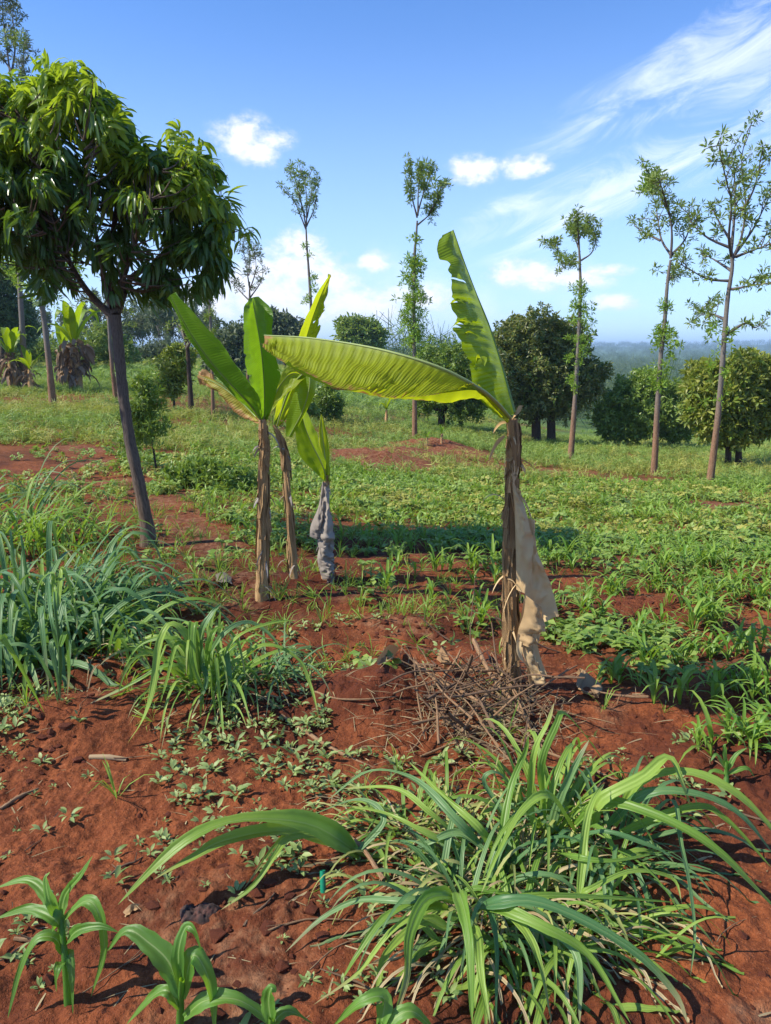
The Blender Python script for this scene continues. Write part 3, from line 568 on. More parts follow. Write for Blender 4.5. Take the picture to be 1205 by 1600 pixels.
# ------------------------------------------------------------------ banana plants
def loft(edges, n=40, m=14, pleat=0., pf=60, wav=0., rag=0., ragside=1, torn=0, rnd=.5, sag=0., mids=None):
    """leaf half between two long edges (arrays of world points); u runs edge 0 -> edge 1"""
    A_, B_ = cr(edges[0], n), cr(edges[1], n); f = np.linspace(0, 1, m); t = np.linspace(0, 1, n)
    if rag:
        j = 1-rag*np.clip(vn(t*26, t*0+rnd*9)-.35, 0, 1)*np.clip(t*8, 0, 1)
        q_ = vn(t*75, t*0+rnd*31); j = j*(1-.3*(rag > .02)*np.clip((q_-.8)*8, 0, 1)*vn(t*20, t*0+2))
        B_ = A_+(B_-A_)*j[:, None]
    V = A_[:, None]*(1-f)[None, :, None]+B_[:, None]*f[None, :, None]
    T = nrm(np.gradient(A_, axis=0)); wv = B_-A_; nn = nrm(np.cross(T, nrm(wv+1e-6)))
    bulge = np.sin(f*pi)[None, :, None]*sag; V = V+nn[:, None]*bulge*np.linalg.norm(wv, axis=1)[:, None, None]
    ph = (t+.012*fbm(t*14, t*0+rnd, 3, 2))*pf*2*pi/10
    if pleat: V = V+nn[:, None]*(pleat*(np.sin(ph[:, None]+f[None]*1.2)+.25*np.sin(ph[:, None]*.37+2))*np.minimum(1, f*2)[None]*(.6+.8*vn(t*9, t*0+3)[:, None]))[..., None]
    if wav: V = V+nn[:, None]*(wav*(fbm(t[:, None]*7+rnd*20, f[None]*2.2+0*t[:, None], 3, 4))*np.minimum(1, f*1.5)[None])[..., None]
    At = np.zeros_like(V); At[..., 0] = f[None]*ragside; At[..., 1] = t[:, None]; At[..., 2] = rnd
    i = np.arange(n-1)[:, None]*m; j = np.arange(m-1)[None]; Fc = np.stack([i+j, i+j+1, i+m+j+1, i+m+j], -1)
    if torn:                                           # rips: drop a face run and shift
        keep = np.ones((n-1, m-1), bool)
        for _ in range(torn):
            r_ = R.integers(4, n-3); c_ = int((.25+.5*R.random())*m); wd_ = max(1, n//170)
            for q_ in range(c_, m-1): keep[r_:r_+max(1, int(wd_*(q_-c_+1)/(m-1-c_+1)*1.6)), q_] = False
        Fc = Fc[keep]
    return V.reshape(-1, 3), Fc.reshape(-1, 4), At.reshape(-1, 3)
def pp(l, d0, d1=None, mid=None):
    n = len(l); d1 = d0 if d1 is None else d1; out = []
    for i, (x, y) in enumerate(l):
        t = i/(n-1); dd = d0*(1-t)+d1*t+(mid or 0)*sin(pi*t); out.append(P3(x, y, dd))
    return out
def leaf(root, org, halves, mats, rib=None, rw=.008, name='leaf', label=None):
    m = MB()
    for h in halves: m.add(*h)
    o = m.build(name, [M[mats], M['bpetiole']], root, origin=org)
    if rib is not None:
        c = MB().add(*tube(rib, [rw, rw*.7, rw*.3], 7, 30, .02)).build('midrib', M['bpetiole'], o)
        c.data.transform(__import__('mathutils').Matrix.Translation(-Vector(org)))
    if label: o['label'] = label
    return o
def stem(root, org, pts, rad, seg=18, fib=1.):
    """fibrous pseudostem: overlapping old sheaths and split strips"""
    m = MB(); m.add(*tube(pts, rad, seg, 50, .16)); c = cr(pts, 60); rr = np.interp(np.linspace(0, 1, 60), np.linspace(0, 1, len(rad)), rad)
    for _ in range(int(34*fib)):                       # sheath strips standing slightly proud
        i0 = R.integers(0, 44); ln = R.integers(8, 22); i1 = min(59, i0+ln); a = R.random()*2*pi; q = []
        for k_ in range(6):
            i = int(i0+(i1-i0)*k_/5); off = rr[i]*(1.04+.10*R.random())+(.012*R.random() if k_ in (0,) else 0); aa = a+.12*sin(k_*1.3)
            q.append(c[i]+np.array([cos(aa)*off, sin(aa)*off, 0]))
        m.add(*ribbon(q, .012+.02*R.random(), 'flat', .35, 0, n=12, nref=(cos(a), sin(a), .01)))
    return m.build('stem', M['bstem'], root, origin=org)
def loose(root, org, spots, mat='dryleaf', n=14, L=.2, name='sheath_fibres'):
    P = []; D = []
    for (p, r_) in spots:
        k_ = n; P.append(p+R.normal(size=(k_, 3))*r_*.5); dd = randdir(k_, -.6); D.append(dd)
    P = np.concatenate(P); D = np.concatenate(D)
    return MB().add(*blades(P, D, L*(.4+R.random(len(P))), .008+.014*R.random(len(P)), 2.5, k=5, fold=.5, roll=R.normal(size=len(P)))).build(name, M[mat], root, origin=org)

# --- tall plant at right
def banana_main():
    d = G(803, 1082)[1]; g = P3(803, 1082, d); g[2] = float(H(g[0], g[1]))
    root = empty('banana_plant', g, 'tall wind-battered banana plant with one upright and one horizontal leaf and a tan dry leaf', 'banana plant')
    stem(root, g, pp([(803,1088),(799,1000),(797,900),(799,800),(802,740),(803,690),(801,655)], d, d-.03), [.042,.034,.027,.025,.022,.026,.022], fib=1.8)
    # upright leaf: midrib is the straight right edge
    rib = pp([(708,359),(724,406),(743,457),(762,504),(776,546),(790,593),(804,645)][::-1], d-.02, d+.1, .05)
    ed = pp([(690,368),(684,385),(685,404),(700,409),(697,424),(701,440),(703,460),(706,482),(712,497),(706,513),(712,527),(722,545),(734,570),(741,600),(754,630),(785,655)][::-1], d-.05, d+.02, -.12)
    h1 = loft([rib, ed], 90, 18, pleat=.0016, pf=170, wav=.035, rag=.03, torn=1, rnd=.35, sag=.1)
    back = pp([(712,366),(722,410),(738,460),(752,510),(764,550),(776,600),(800,650)][::-1], d+.07, d+.16, .12)
    h2_ = loft([rib, back], 50, 8, wav=.03, rnd=.4)
    leaf(root, g, [h1, h2_], 'banana_v', rib, .008)
    # small torn flaps standing off the blade
    fl = MB()
    for (q, wd) in [([(706,511),(724,502),(742,508)], .035), ([(740,575),(752,558),(757,572)], .04), ([(702,476),(716,470),(730,478)], .03), ([(716,528),(735,520),(752,530)], .025)]:
        fl.add(*ribbon([P3(x, y, d-.09-.03*i) for i, (x, y) in enumerate(q)], wd, 'lance', .4, .4, rnd=.9, n=12))
    fl.build('torn_flap', M['banana_y'], root, origin=g)
    # horizontal leaf
    rib = pp([(796,652),(775,628),(749,607),(693,577),(628,555),(564,540),(482,528),(413,524)], d-.04, d+.05, -.38)
    e1 = pp([(790,655),(765,628),(742,603),(702,613),(655,620),(600,616),(560,606),(520,598),(482,584),(443,568),(410,545)], d-.05, d-.1, -.46)
    e2 = pp([(792,657),(768,632),(746,620),(693,632),(650,629),(607,621),(560,612),(480,590),(425,560)], d, d+.1, -.12)
    h1 = loft([rib, e1], 760, 14, pleat=.0017, pf=950, wav=.055, rag=.07, torn=9, rnd=.62, sag=-.12)
    h2_ = loft([rib, e2], 80, 8, pleat=.002, pf=200, wav=.04, rag=.05, rnd=.7, sag=.1)
    leaf(root, g, [h1, h2_], 'banana_h', rib, .009, label='horizontal finely pleated yellow-green leaf with brown tip')
    # tan dry leaf hanging on the stem
    m = MB()
    m.add(*loft([pp([(799,752),(804,800),(806,860),(807,921)], d-.05, d-.06), pp([(812,768),(827,815),(834,858),(829,926)], d-.04, d-.1, -.03)], 40, 12, wav=.05, rnd=.2, sag=.3))
    m.add(*loft([pp([(824,808),(824,870),(819,935),(806,1000)], d-.07, d-.07), pp([(830,812),(844,872),(862,915),(873,962)], d-.05, d-.08)], 50, 16, wav=.06, rnd=.6, sag=-.22))
    m.add(*loft([pp([(822,930),(818,960),(810,985),(809,1006)], d-.1, d-.1), pp([(848,950),(851,975),(848,990),(838,1006)], d-.08, d-.1)], 30, 12, wav=.06, rnd=.8, sag=.2))
    m.add(*loft([pp([(810,1000),(818,1025),(828,1050),(836,1068)], d-.09, d-.12), pp([(824,1000),(836,1025),(849,1048),(846,1070)], d-.07, d-.1)], 30, 8, wav=.08, rag=.5, rnd=.3, sag=.3))
    for k_ in range(9):
        x = 812+R.random()*22; m.add(*ribbon(pp([(x, 990), (x+8+R.normal()*4, 1025), (x+14+R.normal()*6, 1055+20*R.random())], d-.1, d-.1+R.normal()*.03), .012+.01*R.random(), 'flat', .5, R.normal(), n=12))
    m.add(*ribbon(pp([(801,690),(806,735),(798,760),(803,800)], d-.045, d-.05), .02, 'flat', .4, 1., n=16))
    m.add(*ribbon(pp([(806,660),(809,700),(800,740),(797,770)], d-.04, d-.05), .016, 'flat', .4, -1., n=16))
    m.add(*ribbon(pp([(800,656),(812,640),(818,634)], d-.02, d-.02), .02, 'lance', .6, 0, n=10))
    m.build('dry_leaf', M['dryleaf'], root, origin=g)
    loose(root, g, [(P3(802, y, d-.02), .05) for y in (680,720,780,900,980,1040)], 'dryleaf', 6, .14)
M['banana_v'] = leafmat('banana_leaf_upright', (.13, .22, .008), (.2, .3, .012), (.45, .62, .012), .46, .4, across=380, brown=(1.12, .9), spec=.45)
M['banana_h'] = leafmat('banana_leaf_pleated', (.17, .25, .006), (.3, .37, .01), (.66, .74, .015), .5, .55, across=210, acs=.4, brown=(.86, 1.), spec=.3)
banana_main()

def banana_left():
    d = G(409, 938)[1]; g = P3(409, 938, d); g[2] = float(H(g[0], g[1]))
    root = empty('banana_plant', g, 'banana plant left of centre with broad fan of upright leaves and a brown dying leaf', 'banana plant')
    stem(root, g, pp([(409,944),(411,850),(412,760),(413,710),(413,680),(411,655)], d), [.043,.034,.028,.024,.021,.02], fib=1.3)
    def L(name_, rib, ea, eb, da, db, mat, lab=None, **kw):
        ribp = pp(rib, d, da); a = pp(ea, d, db[0], kw.pop('ma', 0)); b = pp(eb, d, db[1], kw.pop('mb', 0))
        h1 = loft([ribp, a], 60, 10, rnd=.3+.4*R.random(), **kw); h2_ = loft([ribp, b], 60, 10, rnd=.3+.4*R.random(), **kw)
        leaf(root, g, [h1, h2_], mat, ribp, .007, label=lab)
    L('a', [(409,658),(392,634),(372,612),(330,566),(294,515),(266,461)], [(409,660),(385,634),(360,611),(318,562),(284,508),(263,467)], [(411,655),(404,625),(388,596),(360,556),(322,508),(276,456)], d-.35, (d-.3, d-.45), 'banana', ma=-.02, mb=-.22, pleat=.0012, pf=160, wav=.03, sag=.06)
    L('b', [(412,658),(413,620),(411,580),(407,540),(400,500),(394,465)], [(410,659),(400,625),(388,598),(381,550),(378,490),(390,466)], [(415,659),(424,640),(437,596),(436,572),(427,525),(426,487),(405,463)], d-.1, (d-.15, d-.05), 'banana', ma=-.12, mb=-.1, pleat=.0015, pf=160, wav=.03, rag=.04, sag=.07)
    L('c', [(406,658),(395,646),(370,622),(340,600),(308,586)], [(404,655),(396,640),(378,620),(344,596),(326,580),(311,579)], [(406,662),(392,657),(366,640),(343,617),(325,604),(311,599)], d+.25, (d+.3, d+.2), 'banana_b', 'dying leaf with torn brown edges', ma=.1, mb=.1, wav=.05, rag=.12, pleat=.0006, pf=90)
    L('e', [(414,655),(422,636),(436,604),(455,584),(477,588)], [(413,655),(420,632),(431,602),(450,574),(470,576),(479,587)], [(416,655),(428,634),(447,617),(467,600),(478,590)], d+.2, (d+.22, d+.1), 'banana_y', wav=.03, sag=.08)
    loose(root, g, [(P3(412, y, d), .04) for y in (668,700,780,860,920)], 'greyleaf', 7, .12)
    # thin companion
    d2 = d+.25; g2 = P3(459, 898, d2); g2[2] = float(H(g2[0], g2[1]))
    root = empty('banana_plant', g2, 'thin crooked banana stem with a long torn yellow-green leaf, middle of the three left plants', 'banana plant')
    stem(root, g2, pp([(459,903),(456,850),(450,780),(446,720),(441,690),(428,664)], d2), [.032,.027,.022,.02,.016,.012], 12, .6)
    rib = pp([(428,664),(440,640),(455,600),(470,560),(484,510),(500,465),(517,429)], d2, d2+.1, .1)
    a = pp([(427,662),(434,630),(448,590),(462,545),(476,500),(495,458),(515,430)], d2, d2+.05)
    b = pp([(430,666),(447,645),(470,608),(486,565),(492,530),(501,510),(509,503),(500,498),(511,486),(508,472),(514,455),(519,432)], d2, d2+.15)
    leaf(root, g2, [loft([rib, a], 60, 8, wav=.02, rnd=.2), loft([rib, b], 90, 10, wav=.08, rag=.35, torn=4, rnd=.6)], 'banana_y', rib, .006, label='upright tattered yellow-green leaf')
    rib = pp([(432,668),(452,610),(478,582),(484,600),(474,640),(452,682)], d2, d2-.05, -.15)
    a = pp([(432,668),(448,612),(468,586),(462,606),(450,645),(446,682)], d2, d2-.02, -.1); b = pp([(433,668),(460,606),(491,576),(494,600),(484,635),(456,684)], d2, d2-.05, -.05)
    leaf(root, g2, [loft([rib, a], 50, 8, wav=.02, rnd=.4), loft([rib, b], 50, 8, wav=.02, rnd=.5)], 'banana_v', rib, .005, label='leaf folded over and hanging down')
    loose(root, g2, [(P3(x, y, d2), .03) for x, y in ((443,700),(448,770),(457,880))], 'greyleaf', 5, .1)
    # small plant with grey dry leaf
    d3 = G(510, 905)[1]; g3 = P3(510, 905, d3); g3[2] = float(H(g3[0], g3[1]))
    root = empty('banana_plant', g3, 'short banana plant with rolled new leaf and crumpled grey dry leaf round its stem', 'banana plant')
    stem(root, g3, pp([(510,910),(509,860),(508,800),(510,760),(511,742)], d3), [.036,.03,.022,.016,.012], 12, .6)
    rib = pp([(511,750),(503,725),(488,695),(476,665),(470,636)], d3, d3-.2)
    leaf(root, g3, [loft([rib, pp([(509,752),(497,742),(469,712),(462,677),(458,642),(466,632)], d3, d3-.22)], 50, 10, wav=.015, rnd=.3, pleat=.001, pf=100), loft([rib, pp([(512,750),(511,722),(500,700),(495,677),(482,650),(472,634)], d3, d3-.1)], 50, 10, wav=.02, rnd=.5)], 'banana_v', rib, .005)
    rib = pp([(511,752),(508,715),(504,680),(502,648)], d3, d3)
    leaf(root, g3, [loft([rib, pp([(513,752),(515,720),(513,690),(503,648)], d3-.03, d3)], 40, 8, wav=.02, rnd=.3, sag=.4), loft([rib, pp([(509,752),(502,715),(499,680),(501,647)], d3-.04, d3)], 40, 8, wav=.02, rnd=.6, sag=-.4)], 'banana_y', rib, .004, label='narrow rolled new leaf with yellow tip')
    m = MB()
    for (ea, eb, r_) in [([(504,752),(498,790),(486,820),(484,838)], [(512,756),(508,800),(508,830),(502,846)], .2), ([(506,760),(502,800),(496,840),(500,862)], [(514,760),(518,800),(524,838),(516,850)], .5),
                      ([(506,800),(500,840),(500,870),(502,886)], [(516,800),(524,840),(518,870),(512,890)], .8), ([(500,850),(496,872),(499,890),(504,905)], [(516,846),(523,870),(522,890),(514,912)], .35), ([(508,860),(512,880),(512,900),(510,912)], [(518,860),(525,880),(524,898),(518,915)], .65)]:
        m.add(*loft([pp(ea, d3-.03, d3-.07), pp(eb, d3-.05, d3-.04)], 40, 12, wav=.09, rag=.25, rnd=r_, sag=.35*(1 if r_ < .6 else -1)))
    m.build('dry_leaf', M['greyleaf'], root, origin=g3)
    loose(root, g3, [(P3(510, y, d3), .04) for y in (760,850,890)], 'greyleaf', 6, .12)
banana_left()

M['brownleaf'] = leafmat('old_banana_skirt', (.14, .09, .055), (.3, .21, .14), (.2, .12, .06), .12, .8, mid=0, spec=.1)
def far_banana(label, px, py, hpx, leaves=9, dead=1., lean=0., mat='banana_v'):
    g = G(px, py); d = g[1]; m_ = d/F; root = empty('banana_plant', g, label, 'banana plant', 'banana plants at the field edge'); h = hpx*m_
    top = g+np.array([lean, 0, h*.5]); MB().add(*tube([g-[0, 0, .1], (g+top)/2, top], [h*.07, h*.055, h*.04], 9, 12, .2)).build('stem', M['bstem'], root, origin=g)
    for i in range(leaves):
        a = i/leaves*2*pi+R.random(); e = .75+.7*R.random(); D = np.array([[cos(a)*cos(e), sin(a)*cos(e), sin(e)]])
        MB().add(*blades(top[None], D, h*(.5+.25*R.random()), h*.12, .8+1.2*R.random(), k=9, fold=.25, kind='lance', power=1.6)).build('leaf', M[mat], root, origin=g)
    n = int(70*dead)
    if n:
        P = g+np.stack([R.normal(size=n)*h*.05, R.normal(size=n)*h*.05, h*(.15+.4*R.random(n))], 1); P[:, 0] += lean*(P[:, 2]-g[2])/h
        MB().add(*blades(P, randdir(n, .1), h*(.12+.2*R.random(n)), h*.05, 4, k=5, fold=.5, kind='lance', roll=R.normal(size=n))).build('dry_leaf', M['brownleaf'], root, origin=g)
far_banana('banana plant with thick skirt of dry leaves right of the leaning trunk', 122, 612, 135, 9, 1.3)
far_banana('banana plant with pale skirt of dead leaves next to the leaning trunk', 105, 606, 100, 5, 1.2)
far_banana('banana plant with bright leaves near the left edge', 22, 612, 105, 9, 1.)
far_banana('small leafy banana plant left of the leaning trunk', 50, 614, 70, 6, .4)
far_banana('banana plant cut by the left edge', -6, 610, 90, 5, .8)
far_banana('tiny yellow-green banana sucker on the hedge line in the centre', 604, 662, 42, 8, 0)
far_banana('pale stubby banana sucker on the far earth mound, left one', 667, 697, 26, 4, .2, mat='banana')
far_banana('pale stubby banana sucker on the far earth mound, right one', 690, 693, 28, 4, .2, mat='banana')

# ------------------------------------------------------------------ field crops
def maize_tp(n=6, L=.24, k=5, wd=.022, h=.12):
    a = np.arange(n)*pi+R.normal(size=n)*.5; e = .75+.45*R.random(n); D = np.stack([np.cos(a)*np.cos(e), np.sin(a)*np.cos(e), np.sin(e)], 1)
    P = np.stack([0*a, 0*a, h*np.arange(n)/n], 1)
    return join([blades(P, D, L*(.7+.5*R.random(n)), wd, 1.4+1.2*R.random(n), k=k, kind='maize', fold=.35, power=1.4), tube([[0, 0, -.02], [0, 0, h*.5], [0, 0, h]], [.006, .005, .003], 5, 4, 0)])
def bean_tp(n=8, s=.06, h=.12, k=2):
    a = R.random(n)*2*pi; rr = .07*np.sqrt(R.random(n))+.02; c = np.stack([np.cos(a)*rr, np.sin(a)*rr, h*(.35+.65*R.random(n))], 1)
    P = []; D = []
    for i in range(n):
        for o in (-1.1, 0, 1.1): P.append(c[i]); D.append([cos(a[i]+o), sin(a[i]+o), .25*R.normal()])
    P = np.array(P); D = np.array(D)
    q = c-np.array([0, 0, -.015]); q0 = q*[.1, .1, 0]
    return join([blades(P, D, s*(.8+.4*R.random(len(P))), s*.75, .6, k=k, kind='ovate', fold=.2, roll=R.normal(size=len(P))*.3), blades(q0, c-q0, np.linalg.norm(c-q0, axis=1), .006, 0, k=1, kind='flat')])
def weed_tp(n=7, s=.035, h=.04):
    a = np.arange(n)*2.4+R.random(n)*.5; e = .2+.6*R.random(n); D = np.stack([np.cos(a)*np.cos(e), np.sin(a)*np.cos(e), np.sin(e)], 1)
    P = np.stack([0*a, 0*a, h*R.random(n)], 1)+D*.012
    return blades(P, D, s*(.6+.7*R.random(n)), s*.42, .8, k=3, kind='ovate', fold=.25, roll=R.normal(size=n)*.3)
def grass_tp(n=9, L=.16, k=3, wd=.007):
    a = R.random(n)*2*pi; e = .7+.7*R.random(n); D = np.stack([np.cos(a)*np.cos(e), np.sin(a)*np.cos(e), np.sin(e)], 1)
    return blades(D*.01, D, L*(.5+.8*R.random(n)), wd, 1.5, k=k, kind='grass')
def pxin(P): return proj(P[:, 0], P[:, 1], P[:, 2])
def scat(n, y0, y1, um=.6, rows=None):
    y = np.sqrt(y0*y0+(y1*y1-y0*y0)*R.random(n)); x = (R.random(n)*2-1)*um*(y+.5)
    if rows:
        sp, jit = rows; q = y*.95-x*.32; q2 = np.round(q/sp)*sp+R.normal(size=n)*jit; y = y+(q2-q)/.95
    return np.stack([x, y, H(x, y)], 1)
def copies(protos, P, sc, label, cat, group, name):
    for i, p in enumerate(P):
        src = protos[i % len(protos)]; o = src.copy(); COL.objects.link(o); o.name = name
        o.location = tuple(p); o.rotation_euler = (R.normal()*.08, R.normal()*.08, R.random()*6.28); s = sc[i]; o.scale = (s, s, s)
        tag(o, label if isinstance(label, str) else label[i], cat, group)
ORD = ['nearest', 'second nearest', 'third nearest', 'fourth nearest', 'fifth nearest', 'sixth nearest', 'seventh nearest', 'eighth nearest', 'ninth nearest', 'tenth nearest', 'eleventh nearest', 'twelfth nearest', 'thirteenth nearest', 'fourteenth nearest', 'fifteenth nearest', 'sixteenth nearest', 'seventeenth nearest', 'eighteenth nearest', 'nineteenth nearest', 'twentieth nearest']
LM = [((803,1082), 'tall banana plant'), ((409,938), 'left banana stem'), ((510,905), 'grey-leaved banana plant'), ((232,853), 'mango trunk'), ((800,1390), 'large grass clump'), ((320,1075), 'medium grass clump'), ((168,1183), 'pale dry stalk'),
      ((312,1437), 'dark rag'), ((505,1398), 'green tube'), ((595,1118), 'red earth mound'), ((104,1570), 'left foreground maize'), ((1135,1232), 'bluish maize plant'), ((893,722), 'flat-crowned tall tree'), ((1022,743), 'leaning forked tree'), ((1109,757), 'tallest right-hand tree'), ((960,1035), 'broad bean patch'), ((745,1110), 'brushwood pile'), ((650,720), 'far earth mound'), ((930,752), 'brown litter patch'), ((1120,790), 'right edge litter'), ((300,840), 'red furrow'), ((1100,980), 'right bare strip'), ((60,1110), 'left earth bank'), ((250,1300), 'long reaching leaf')]
def lm_labels(P, what):
    LP_ = np.array([G(*a) for a, b in LM]); LX = np.array([a for a, b in LM], float); px, py = proj(P[:, 0], P[:, 1], P[:, 2]); buck = {}
    for i in range(len(P)):
        dd = np.hypot(LP_[:, 0]-P[i, 0], LP_[:, 1]-P[i, 1]); j = int(np.argmin(dd)); dx, dy = P[i, 0]-LP_[j, 0], P[i, 1]-LP_[j, 1]
        sd = ['on its right', 'beyond its right', 'behind it', 'beyond its left', 'on its left', 'left and front', 'in front', 'right and front'][int(round(atan2(dy, dx)/(pi/4))) % 8]; buck.setdefault((j, sd), []).append((dd[j], i))
    out = ['']*len(P)
    for (j, sd), l in buck.items():
        for r_, (_, i) in enumerate(sorted(l)): out[i] = '%s %s to the %s, %s' % (what, ORD[r_] if r_ < len(ORD) else 'farther off, nearest', LM[j][1], sd)
    return out
def protos(name, tps, mat):
    out = []
    for tp in tps:
        o = MB().add(*tp).build(name, mat); COL.objects.unlink(o); out.append(o)
    return out
def field():
    # maize ------------------------------------------------------
    tps = [maize_tp() for _ in range(8)]; pr = protos('maize_plant', tps, M['maize_f'])
    P = scat(6500, 2.4, 15, .56, (.42, .045)); px, py = pxin(P); b = bare(P[:, 0], P[:, 1])
    ok = (py < 1190) & (R.random(len(P)) < (1-b)) & ((py < 870) | (px > 600-(py-870)*.0) ) & ~((py > 985) & (px < 920) & (px > 560)) & ~((px < 300) & (py > 690)) & ~((py > 860) & (px < 560)) & ~((px < 700) & (py > 950))
    ok &= R.random(len(P)) < np.where(py > 1000, .8, np.where(py > 880, .8, .5)); ok &= ~((px>880)&(py>1110)&(px<1080))
    P = P[ok]; px = px[ok]; P = P[np.argsort(P[:, 1])]; px, py = pxin(P); vis = (px > -20) & (px < 1225)
    P = np.concatenate([P[vis], P[~vis]]); nvis = min(300, vis.sum())
    lab = lm_labels(P[:nvis], 'young field maize plant')
    copies(pr, P[:nvis], .65+.45*R.random(nvis), lab, 'maize plant', 'young maize plants in the field', 'maize_plant')
    m = scatter_tp(tps, P[nvis:], .6+.45*R.random(len(P)-nvis)); tag(m.build('maize_crop', M['maize_f']), 'young maize crop further down the field', 'crop', kind='stuff')
    # beans ------------------------------------------------------
    tb = [bean_tp() for _ in range(7)]; pb = protos('bean_plant', tb, M['bean'])
    P = scat(15000, 3.3, 15, .56, (.36, .07)); px, py = pxin(P); b = bare(P[:, 0], P[:, 1]); nz_ = fbm(P[:, 0]*.8, P[:, 1]*.8, 3, 77)
    dn = np.where(py < 850, .95, np.clip(.9-(py-850)/110, .03, 1)); dn = dn*np.clip(.75+nz_*2.6, .04, 1)*np.where(py > 790, .62, 1)
    sp = np.exp(-(((px-965)/80)**2+((py-1035)/32)**2))+.6*np.exp(-(((px-900)/45)**2+((py-985)/35)**2))+.5*np.exp(-(((px-330)/60)**2+((py-850)/18)**2)); dn = np.maximum(dn, sp)
    ok = (R.random(len(P)) < dn*(1-b)) & (py < 1120) & ~((px < 210) & (py > 790)) & ~((px < 560) & (py > 885)); ok &= ~((px < 330-(860-py)*1.1) & (py > 700) & (R.random(len(P)) < .75))
    P = P[ok]; P = P[np.argsort(P[:, 1])]; px, py = pxin(P); vis = (px > -20) & (px < 1225); P = np.concatenate([P[vis], P[~vis]]); nv = 300
    lab = lm_labels(P[:nv], 'low bean plant')
    copies(pb, P[:nv], .6+.4*R.random(nv), lab, 'bean plant', 'bean plants in the field', 'bean_plant')
    rest = P[nv:]; nz_ = fbm(rest[:, 0]*.5, rest[:, 1]*.5, 3, 7); mi = (nz_+.25*R.normal(size=len(rest)) > .22).astype(int)
    m = scatter_tp(tb, rest, .55+.4*R.random(len(rest)), mi); tag(m.build('bean_crop', [M['bean'], M['bean_y']]), 'dense low bean crop covering the middle of the field', 'crop', kind='stuff')
    # farther cover ----------------------------------------------
    tf = [bean_tp(6, .08, .14, 1) for _ in range(5)]
    P = scat(26000, 13, 34, .58); nz_ = fbm(P[:, 0]*.35, P[:, 1]*.35, 4, 17); b = bare(P[:, 0], P[:, 1]); k_ = R.random(len(P)) < (1-b)*np.clip(.62+nz_*2.4, .06, 1); P = P[k_]; nz_ = nz_[k_]
    mi = (fbm(P[:, 0]*.25, P[:, 1]*.25, 3, 70)+.2*R.normal(size=len(P)) > .2).astype(int)
    tag(scatter_tp(tf, P, 1.+.9*R.random(len(P)), mi).build('field_cover', [M['bean'], M['bean_y']]), 'low green crop and weeds under the tall trees', 'crop', kind='stuff')
    tg = [grass_tp(10, .3, 2, .022) for _ in range(5)]
    P = scat(14000, 12, 40, .6); k_ = (R.random(len(P)) < (1-bare(P[:, 0], P[:, 1]))*np.clip(.1+fbm(P[:, 0]*.3, P[:, 1]*.3, 3, 47)*2, 0, .8)); P = P[k_]
    tag(scatter_tp(tg, P, .4+.45*R.random(len(P))).build('meadow_grass', M['maize_f']), 'tufts of green grass between the trees', 'grass', kind='stuff')
    th = [bean_tp(5, .28, .4, 1) for _ in range(4)]
    P = scat(9000, 34, 68, .62); P = P[(P[:, 0]/P[:, 1] < .16)]
    tag(scatter_tp(th, P, .7+.6*R.random(len(P)), (fbm(P[:, 0]*.12, P[:, 1]*.12, 3, 5) > .15).astype(int)).build('hillside_crop', [M['bean'], M['bean_y']]), 'leafy green crop on the rising hillside', 'crop', kind='stuff')
    # small grass between plants, near
    ts = [grass_tp() for _ in range(6)]
    P = scat(5200, 2.2, 9, .6); px, py = pxin(P); dn = np.where(py > 1000, .06, .14)+.5*np.exp(-(((px-330)/330)**2+((py-900)/100)**2))+.5*np.exp(-(((px-620)/140)**2+((py-965)/30)**2)); k_ = R.random(len(P)) < dn*(1-.6*bare(P[:, 0], P[:, 1])); k_ &= ~((px > 540) & (px < 720) & (py > 1050) & (py < 1180))
    tag(scatter_tp(ts, P[k_], .5+.7*R.random(k_.sum())).build('short_grass', M['maize_f']), 'wisps of short grass scattered over the red soil', 'grass', kind='stuff')
    # weeds on the bare soil -------------------------------------
    tw = [weed_tp(R.integers(5, 12), .03+.02*R.random()) for _ in range(9)]; pw = protos('weed_seedling', tw, M['weed'])
    P = scat(7000, 1.3, 4.2, .62); px, py = pxin(P); nz_ = fbm(P[:, 0]*1.8, P[:, 1]*1.8, 3, 15)
    dn = np.clip(.16+nz_*.6, 0, 1)*np.where(px < 620, 1, .5)*np.where(py > 1330, .55, 1.)*np.where(py < 1080, .35, 1); dn = np.where(((px > 510) & (px < 720) & (py > 1060) & (py < 1180)), 0, dn)
    P = P[R.random(len(P)) < dn*1.25]; P = P[np.argsort(P[:, 1])]; n = min(300, len(P)); sc = .35+R.random(n)**2.5*.7
    lab = lm_labels(P[:n], 'small weed seedling')
    copies(pw, P[:n], sc, lab, 'weed', 'weed seedlings on the bare soil', 'weed_seedling')
    if len(P) > n: tag(scatter_tp(tw, P[n:], .5+.5*R.random(len(P)-n)).build('weed_cover', M['weed']), 'tiny weeds dotting the soil further back', 'weeds', kind='stuff')
field()

